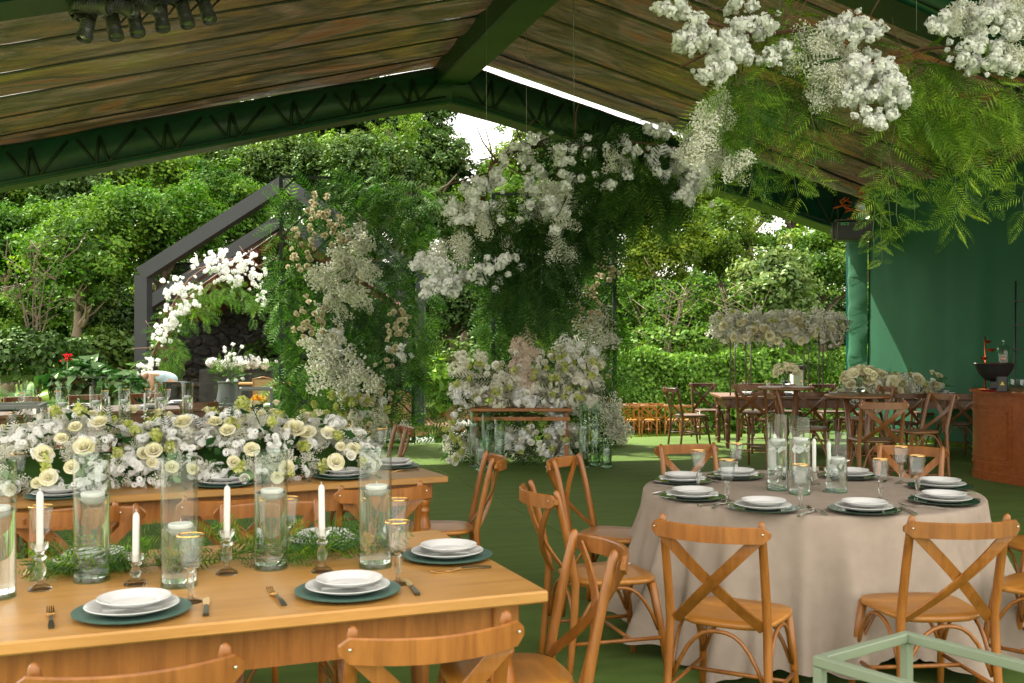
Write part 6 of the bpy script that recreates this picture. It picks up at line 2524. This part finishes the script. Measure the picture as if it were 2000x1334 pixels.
for i in range(11):
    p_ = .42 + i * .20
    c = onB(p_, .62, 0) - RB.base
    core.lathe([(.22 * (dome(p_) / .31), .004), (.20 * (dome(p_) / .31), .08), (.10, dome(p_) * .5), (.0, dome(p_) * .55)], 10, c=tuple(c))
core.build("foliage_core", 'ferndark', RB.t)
for _ in range(80):
    pt_, n, a = runner_pt(.9)
    RB.frond(pt_, n + Vector((random.uniform(-.5, .5), random.uniform(-.5, .5), 0)), random.uniform(.1, .18), 'mid', 'ferndark')
RB.done()

# ---- fern garland lying along the front table
GA = Arr("fern_garland", "loose asparagus fern garland lying along the front table among the candles", "garland", G(400, 1110, .765))
gp = []
for (px, py) in ((60, 1135), (110, 1120), (160, 1112), (220, 1112), (290, 1105), (350, 1100), (400, 1095), (450, 1090), (510, 1092), (570, 1085), (620, 1092), (680, 1080), (720, 1080)):
    gp.append(G(px, py, .775))
twigs(GA, gp, .003, 'stem', side=10, slen=.2)
for _ in range(130):
    i = random.randint(0, len(gp) - 2)
    p = gp[i].lerp(gp[i + 1], random.random()) + Vector((random.uniform(-.05, .05), random.uniform(-.07, .07), random.uniform(0, .03)))
    d = Vector((random.uniform(-1, 1), random.uniform(-1, .6), random.uniform(-.05, .55)))
    GA.frond(p, d, random.uniform(.08, .17), 'mid', random.choice(('fern', 'fern', 'fernlight')))
for (px, py) in ((130, 1080), (180, 1085), (240, 1070), (590, 1060), (620, 1058), (660, 1060), (640, 1045), (110, 1090), (700, 1040), (430, 1050), (460, 1040), (380, 1060), (560, 1050)):
    for _ in range(3):
        p = G(px, py, .80) + Vector((random.uniform(-.06, .06), random.uniform(-.05, .05), 0))
        GA.frond(p, Vector((random.uniform(-1, 1), random.uniform(-1, .3), random.uniform(-.1, .7))), random.uniform(.09, .17), 'mid', random.choice(('fern', 'fernlight')))
GA.done()

# ---- flower canopy on posts, low flowers and bowls at the far tables
FC = Arr("floral_canopy", "raised white flower canopy on thin bronze posts above the far right table", "flower stand", Vector((P(1520, 0, 15.5).x, 15.5, .762)))
for px in (1421, 1440, 1451, 1471, 1563, 1585, 1592, 1613):
    x = (px - 1000) * 15.5 / F
    yy = 15.3 if px in (1421, 1451, 1563, 1592) else 15.65
    b = MB()
    b.tube([Vector((x, yy, .762)) - FC.base, Vector((x, yy, 1.75)) - FC.base], .011, 6)
    b.build("post", 'bronze', FC.t)
for (px, rx, n) in ((1430, 40, 24), (1490, 44, 26), (1550, 44, 26), (1615, 38, 24)):
    FC.blob(BREL, px, 636, 15.5, rx, 22, n, 20, .22)
FC.blob(WROSE, 1520, 640, 15.3, 125, 26, 60, 7.5, .2, True)
FC.blob(ROSE, 1520, 645, 15.25, 125, 22, 26, 9, .15, True)
FC.blob(LIME, 1520, 625, 15.3, 125, 26, 16, 5, .2)
FC.blob(BLOS, 1520, 655, 15.4, 125, 22, 30, 6, .2)
FC.fernblob(1520, 640, 15.5, 125, 22, 150, 24, 'lo', 'ferndark', .2, .1)
FC.fernblob(1610, 690, 15.5, 30, 40, 40, 26, 'lo', 'ferndark', .2, .8)
FC.done()
LB = Arr("low_flowers", "low white roses and baby's breath on the far right table before the curtain", "flower centrepiece", Vector((P(1745, 0, 15.2).x, 15.2, .762)))
LB.blob(BREL, 1740, 758, 15.1, 95, 20, 34, 20, .2)
LB.blob(ROSE, 1740, 752, 14.95, 95, 20, 26, 10, .15, True)
LB.blob(WROSE, 1740, 758, 15.0, 95, 20, 22, 8, .15, True)
LB.blob(LIME, 1740, 750, 15.0, 95, 22, 14, 6, .15)
for (px, py) in ((1700, 722), (1716, 728), (1735, 733), (1752, 735), (1820, 730), (1832, 736), (1778, 735)):
    LB.put(random.choice(ROSE), P(px, py, 15.0), .055, up_rot((random.uniform(-.3, .3), -.6, 1)))
    b = MB()
    b.tube([P(px, py, 15.0) - LB.base, P(px, 765, 15.1) - LB.base], .005, 4)
    b.build("stem", 'stem', LB.t)
LB.fernblob(1740, 760, 15.15, 100, 18, 100, 26, 'lo', 'ferndark', .2, -.2)
LB.done()
for (c, lab, n, r_) in ((BT1, "on the far high table", 20, .050), (BT2, "on the near high table", 20, .052)):
    z = 1.051
    t = thing("rose_bowl", f"small ribbed glass bowl of white roses {lab}", "vase", (c[0] + (.0 if c is BT1 else .02), c[1], z))
    b = MB()
    b.lathe([(.0005, .0), (.028, .001), (.03, .008), (.055, .035), (.062, .06), (.052, .09), (.036, .105), (.042, .115)], 48, ribs=12, amp=.10)
    b.build("glass_bowl", 'bowl', t)
    b = MB()
    b.lathe([(.0005, .004), (.026, .008), (.05, .035), (.055, .058), (.0005, .06)], 24)
    b.build("water", 'water', t)
    bq = thing("rose_bouquet", f"domed bunch of creamy white roses in the glass bowl {lab}", "flowers", (c[0] + (.0 if c is BT1 else .02), c[1], z + .11))
    for k in range(n):
        d = Vector((random.uniform(-1, 1), random.uniform(-1, 1), random.uniform(.0, 1))).normalized()
        q = Vector((d.x * .135, d.y * .135, .02 + d.z * .10))
        ob("rose", random.choice(ROSE), bq, loc=q, rot=up_rot(d + Vector((0, 0, .3))), scale=r_)
    b = MB()
    for k in range(9):
        a = k * .7
        b.tube([(.012 * math.cos(a), .012 * math.sin(a), -.07), (.02 * math.cos(a), .02 * math.sin(a), 0), (.07 * math.cos(a), .07 * math.sin(a), .06)], .004, 5)
    b.build("stems", 'stem', bq, kind="stuff")

# ================================================================== BAR AND ITS THINGS
BD = Vector((5.13, 12.25, 0))         # far, left end of the bar front
br = thing("bar_counter", "cherry wood bar counter with a rounded end and framed panel at the right edge", "bar counter", tuple(BD))
ax_ = Vector((0.2983, -0.9545, 0))    # along the front towards the camera
nx_ = Vector((-0.9545, -0.2983, 0))   # out of the front


def bar_path(off, s):
    """plan curve of the bar front: rounded far end, then straight; s = metres along"""
    Rr = .55
    arc = Rr * math.pi / 2
    if s < arc:
        a = s / Rr
        c = ax_ * Rr - nx_ * Rr
        v = c + (-ax_ * math.cos(a) + nx_ * math.sin(a)) * (Rr + off)
        return v
    return ax_ * (Rr + (s - arc)) + nx_ * off


def bar_shell(name, off0, off1, z0, z1, s0, s1, mat, n=40):
    b = MB()
    vs = []
    for i in range(n + 1):
        s = s0 + (s1 - s0) * i / n
        p0, p1 = bar_path(off0, s), bar_path(off1, s)
        vs += [(p0.x, p0.y, z0), (p1.x, p1.y, z0), (p1.x, p1.y, z1), (p0.x, p0.y, z1)]
    fs = [(i * 4 + j, i * 4 + (j + 1) % 4, i * 4 + 4 + (j + 1) % 4, i * 4 + 4 + j) for i in range(n) for j in range(4)]
    fs += [(0, 1, 2, 3), (n * 4 + 3, n * 4 + 2, n * 4 + 1, n * 4)]
    b.add(vs, fs)
    return b.build(name, mat, br)


bar_shell("front_panel", -.03, 0, .0, .97, 0, 3.4, 'bar', 60)
bar_shell("plinth", 0.001, .010, .002, .10, 0, 3.4, 'bar', 60)
for s0, s1 in ((.12, 1.25), (1.45, 2.5)):
    for (a0, a1, z0, z1) in ((s0, s1, .83, .85), (s0, s1, .185, .205), (s0 + .07, s1 - .07, .765, .78), (s0 + .07, s1 - .07, .25, .265)):
        bar_shell("moulding", .0005, .011, z0, z1, a0, a1, 'bar', 24)
    for q, (za, zb) in ((s0, (.185, .85)), (s1 - .02, (.185, .85)), (s0 + .07, (.25, .78)), (s1 - .09, (.25, .78))):
        bar_shell("moulding", .001, .012, za, zb, q, q + .02, 'bar', 3)
b = MB()
vs = []
n = 60
for i in range(n + 1):
    p = bar_path(.035, 3.4 * i / n)
    vs.append(p)
inner = [p.lerp(p - nx_ * .0, 0) for p in vs]
top = [Vector((p.x, p.y, 1.008)) for p in vs] + [Vector((vs[-1] - nx_ * .7).to_tuple()[:2] + (1.008,)), Vector((vs[0] - nx_ * .15).to_tuple()[:2] + (1.008,))]
bot = [Vector((p.x, p.y, .972)) for p in top]
m = len(top)
b.add(top + bot, [tuple(range(m)), tuple(range(2 * m - 1, m - 1, -1))] + [(i, m + i, m + (i + 1) % m, (i + 1) % m) for i in range(m)])
b.build("counter_top", 'bar', br)


def onbar(px, py, Y=11.75):
    p = P(px, py, Y)
    return Vector((p.x, Y, 1.0095))


# copper tree of cups
p = onbar(1924, 0, 11.9)
t = thing("cup_tree", "copper stand with four small copper cups on the bar", "cup stand", tuple(p))
b = MB()
b.tube([(0, 0, 0), (0, 0, .60)], .008, 8)
b.build("pole", 'copper', t)
b = MB()
b.lathe([(.001, .0), (.10, .001), (.10, .008), (.012, .014)], 24)
b.build("base", 'copper', t)
for (x, z) in ((.022, .545), (.062, .45), (-.022, .355), (-.075, .25)):
    b = MB()
    b.lathe([(.001, -.022), (.022, -.022), (.045, .008), (.047, .010), (.042, .008), (.02, -.016), (.001, -.016)], 20, c=(x, -.02, z))
    b.build("cup", 'copper', t)
    b = MB()
    b.tube([(0, 0, z), (x, -.02, z - .005)], .005, 5)
    b.build("arm", 'copper', t)
p = onbar(1942, 0, 11.55)
t = thing("punch_bowl", "shiny black bowl on a foot standing on the bar", "bowl", tuple(p))
b = MB()
b.lathe([(.001, .10), (.07, .11), (.14, .16), (.185, .235), (.205, .30), (.207, .302), (.20, .302), (.18, .24), (.13, .17), (.001, .12)], 40)
b.build("basin", 'bar_black', t)
b = MB()
b.lathe([(.001, .0), (.08, .0), (.07, .012), (.045, .03), (.04, .10), (.06, .112)], 24)
b.build("foot", 'bar_black', t)
b = MB()
b.lathe([(.2075, .296), (.211, .30), (.207, .306), (.199, .303)], 40)
b.build("rim", 'silver', t)
p = P(1960, 713, 11.6)
t = thing("glass_cloche", "clear glass bell jar covering a copper ornament beside the black bowl", "bell jar", tuple(p + Vector((0, 0, -.0))))
t.location.z = 1.0095 + .31
b = MB()
b.lathe([(.075, .0), (.074, .12), (.06, .17), (.03, .195), (.008, .20), (.008, .215), (.022, .225), (.022, .245), (.010, .255), (.0005, .256)], 32)
b.build("bell", 'floorglass', t)
t2 = thing("copper_ornament", "round copper ornament with a thin neck under the glass bell jar", "ornament", tuple(t.location))
b = MB()
b.lathe([(.001, .0), (.02, .0), (.036, .02), (.036, .045), (.02, .062), (.008, .07), (.007, .11), (.018, .125), (.006, .14), (.0005, .15)], 24)
b.build("body", 'copper', t2)
# the jar's stand behind the bowl
b = MB()
b.lathe([(.001, .0), (.06, .0), (.05, .02), (.015, .03), (.015, .29), (.08, .30), (.08, .309), (.001, .3095)], 24)
tag(b.build("jar_stand", 'bar_black', None, loc=(t.location.x, t.location.y, 1.0095)), "slim black pedestal under the glass bell jar on the bar", "pedestal")
p = onbar(1957, 0, 11.25)
t = thing("bottle_box", "small black box with a yellow triangle on the bar before the bowl", "box", tuple(p), -.3)
b = MB()
b.box((0, 0, .085), (.105, .06, .17), bev=.008)
b.build("box_body", 'bar_black', t)
M['yellow'] = simple("yellow_print", (.75, .52, .02), .5)
b = MB()
b.add([(-.022, -.0312, .075), (.022, -.0312, .075), (.0, -.0312, .115)], [(0, 1, 2)])
b.build("triangle_mark", 'yellow', t)
p = onbar(1935, 0, 11.35)
t = thing("red_tray", "small flat red tray on the bar under the black bowl", "tray", tuple(p))
M['redlac'] = simple("red_lacquer", (.35, .02, .015), .25)
b = MB()
b.lathe([(.001, .001), (.10, .001), (.115, .012), (.118, .013), (.11, .007), (.001, .006)], 28)
b.build("dish", 'redlac', t)
for px, Y, lab in ((1980, 11.1, "cut crystal tumbler on the bar, left of two"), (1998, 11.0, "cut crystal tumbler on the bar at the right edge")):
    p = onbar(px, 0, Y)
    t = thing("crystal_tumbler", lab, "glass", tuple(p), 0, "crystal tumblers on the bar")
    b = MB()
    b.lathe([(.0005, 0), (.035, 0), (.036, .008), (.014, .02), (.014, .03), (.04, .05), (.055, .09), (.062, .14), (.059, .14), (.05, .09), (.036, .056), (.0005, .045)], 40, ribs=10, amp=.06)
    b.build("cup", 'bowl', t)
# ladder rack behind the bar
t = thing("ladder_shelf", "thin black ladder rack leaning by the curtain behind the bar", "rack", (P(1995, 0, 12.8).x + .35, 12.8, 0))
for s in (-1, 1):
    b = MB()
    b.tube([(s * .36 - .08, 0, 0), (s * .36 + .06, .25, 2.3)], .012, 6)
    b.build("rail", 'blackmetal', t)
for z in (.5, 1.0, 1.45, 1.75, 2.05):
    b = MB()
    b.box((z * .06 - .08, z * .109 - .04, z), (.78, .16, .018))
    b.build("shelf", 'blackmetal', t)

# ================================================================== SMALL THINGS FARTHER OUT
# garden lamp
p = P(1557, 775, 18.0)
t = thing("garden_lamp", "square garden lantern with a black cap before the hedge", "lantern", (p.x, 18.0, gz(p.x, 18.0)))
z1 = P(0, 714, 18).z - t.location.z
b = MB()
b.box((0, 0, (z1 - .42) / 2), (.09, .09, z1 - .42))
b.build("post", 'bar_black', t)
M['lampglass'] = simple("frosted_lamp_glass", (.65, .66, .58), .5)
b = MB()
b.box((0, 0, z1 - .24), (.20, .20, .34), bev=.01)
b.build("diffuser", 'lampglass', t)
b = MB()
b.box((0, 0, z1 - .03), (.25, .25, .07), bev=.015)
b.build("cap", 'blackmetal', t)
# cane settee on the lawn
p = P(838, 840, 25.5)
t = thing("cane_settee", "carved cane backed settee with white cushions on the lawn", "settee", (p.x, 25.5, gz(p.x, 25.5)), .1)
sc_ = 1.25
for i, x in enumerate((-.55, 0.0, .55)):
    b = MB()
    b.tube([(x - .25, .0, .45), (x - .27, .06, .92), (x - .12, .08, 1.02), (x, .08, 1.06), (x + .12, .08, 1.02), (x + .27, .06, .92), (x + .25, 0, .45)], .028, 6)
    b.build("back_frame", 'honey', t)
    b = MB()
    b.add([(x - .24, .02, .48), (x + .24, .02, .48), (x + .25, .06, .92), (x, .07, 1.03), (x - .25, .06, .92)], [(0, 1, 2, 3, 4)])
    b.build("cane_panel", 'cane', t)
    b = MB()
    b.box((x, -.28, .46), (.52, .55, .12), bev=.04)
    b.build("cushion", 'cushion', t)
for x in (-.8, -.28, .28, .8):
    b = MB()
    b.tube([(x, -.5, 0), (x, -.52, .4)], .025, 6)
    b.build("leg", 'honey', t)
b = MB()
b.box((0, -.27, .36), (1.7, .56, .07), bev=.01)
b.build("seat_frame", 'honey', t)
t.scale = (sc_,) * 3
# row of white flowers on the lawn
AR = Arr("aisle_flowers", "low row of white flowers on the grass behind the left flower frame", "flowers", P(830, 862, 17.0))
for px, rx in ((790, 40), (850, 40)):
    AR.blob(BLOS, px, 862, 17.4, rx, 6, 16, 6, .3)
AR.fernblob(820, 863, 17.4, 70, 6, 60, 20, 'lo', 'fern', .3, -.4)
AR.done()
# pavilion furniture
p = P(500, 790, 24.0)
t = thing("wooden_console", "wooden console table inside the pavilion", "table", (p.x, 24.2, PF))
b = MB()
b.box((.1, 0, .86), (1.3, .5, .05), bev=.01)
b.build("tabletop", 'table', t)
for x in (-.45, .65):
    b = MB()
    b.box((x, 0, .42), (.06, .4, .83))
    b.build("leg", 'dark', t)
t = thing("cane_chair", "cane backed chair before the wooden console in the pavilion", "chair", (P(513, 0, 23.2).x, 23.2, PF), .1)
b = MB()
b.tube([(-.2, .0, .45), (-.21, .05, 1.0), (0, .06, 1.04), (.21, .05, 1.0), (.2, 0, .45)], .02, 6)
b.build("back_frame", 'honey', t)
b = MB()
b.add([(-.19, .01, .5), (.19, .01, .5), (.2, .05, .99), (-.2, .05, .99)], [(0, 1, 2, 3)])
b.build("cane_panel", 'cane', t)
b = MB()
b.box((0, -.22, .44), (.46, .46, .07), bev=.02)
b.build("seat", 'cushion', t)
for x in (-.2, .2):
    for y in (-.42, 0):
        b = MB()
        b.tube([(x, y, 0), (x, y, .42)], .018, 6)
        b.build("leg", 'honey', t)
p = P(503, 792, 18.0)
t = thing("flower_bucket", "black bucket on a stand with small orange and yellow flowers", "bucket", (p.x, 18.0, p.z - .3))
b = MB()
b.lathe([(.001, 0), (.085, 0), (.10, .36), (.085, .33), (.001, .3)], 20)
b.build("bucket", 'bar_black', t)
b = MB()
b.box((0, 0, -.2), (.25, .25, .398))
b.build("stand", 'blackmetal', t)
bq = thing("orange_flowers", "small orange and yellow flowers in the black bucket", "flowers", (p.x, 18.0, p.z + .06))
ofm = floret_cluster("orange_bloom", 'orangefl', 3, 12, .45, 5, .7)
for k in range(14):
    ob("orange_bloom", ofm, bq, loc=(random.uniform(-.12, .12), random.uniform(-.08, .08), random.uniform(0, .09)), rot=rr3(), scale=.05)

# ---- person bending over beside the blossom arch
pr = P(330, 0, 20.3)
pg = PF
pe = thing("person", "person in a pale blue shirt bending down beside the blossom arch", "person", (pr.x, 20.3, pg), 0)
jt = {'pel': (.10, 0, .98), 'waist': (.0, 0, 1.12), 'chest': (-.20, 0, 1.24), 'neck': (-.38, 0, 1.22), 'chin': (-.45, -.01, 1.17), 'head': (-.52, -.01, 1.11), 'crown': (-.58, -.01, 1.05),
      'shL': (-.28, -.17, 1.19), 'elL': (-.26, -.22, .93), 'wrL': (-.40, -.20, .74), 'hdL': (-.45, -.20, .67), 'shR': (-.28, .17, 1.19), 'elR': (-.28, .22, .93), 'wrR': (-.42, .18, .74), 'hdR': (-.47, .18, .67),
      'hipL': (.11, -.10, .93), 'knL': (.05, -.11, .50), 'anL': (.10, -.11, .08), 'toL': (-.08, -.12, .04), 'hipR': (.11, .10, .93), 'knR': (.06, .11, .50), 'anR': (.12, .11, .08), 'toR': (-.06, .12, .04)}
rad_ = {'pel': .15, 'waist': .135, 'chest': .15, 'neck': .06, 'chin': .075, 'head': .10, 'crown': .075, 'sh': .062, 'el': .045, 'wr': .032, 'hd': .04, 'hip': .095, 'kn': .065, 'an': .045, 'to': .04}
ed = [('pel', 'waist'), ('waist', 'chest'), ('chest', 'neck'), ('neck', 'chin'), ('chin', 'head'), ('head', 'crown')]
for s in 'LR':
    ed += [('chest', 'sh' + s), ('sh' + s, 'el' + s), ('el' + s, 'wr' + s), ('wr' + s, 'hd' + s), ('pel', 'hip' + s), ('hip' + s, 'kn' + s), ('kn' + s, 'an' + s), ('an' + s, 'to' + s)]
ks = list(jt)


def skinned(name, mat, edges, grow, parent):
    use = [k for k in ks if any(k in e for e in edges)]
    me = bpy.data.meshes.new(name)
    me.from_pydata([jt[k] for k in use], [(use.index(a), use.index(b_)) for a, b_ in edges], [])
    o = ob(name, me, parent)
    o.modifiers.new("skin", 'SKIN')
    for i, k in enumerate(use):
        r_ = rad_.get(k, rad_.get(k[:-1], .05)) + grow
        me.skin_vertices[0].data[i].radius = (r_, r_)
        me.skin_vertices[0].data[i].use_root = k in ('pel', 'chest')
    o.modifiers.new("smooth", 'SUBSURF').render_levels = 2
    me.materials.append(M[mat])
    return o


skinned("body", 'skin', ed, 0.0, pe)
skinned("shirt", 'shirt', [('pel', 'waist'), ('waist', 'chest'), ('chest', 'shL'), ('chest', 'shR')], .022, pe)
skinned("trousers", 'trouser', [('pel', 'hipL'), ('hipL', 'knL'), ('knL', 'anL'), ('pel', 'hipR'), ('hipR', 'knR'), ('knR', 'anR')], .018, pe)
v_, f_ = ico()
hv_ = v_ * np.array([.13, .125, .12])
ob("hair", npmesh("hair", hv_, f_.reshape(-1), 3, 'hair', True), pe, loc=(-.55, -.01, 1.115))
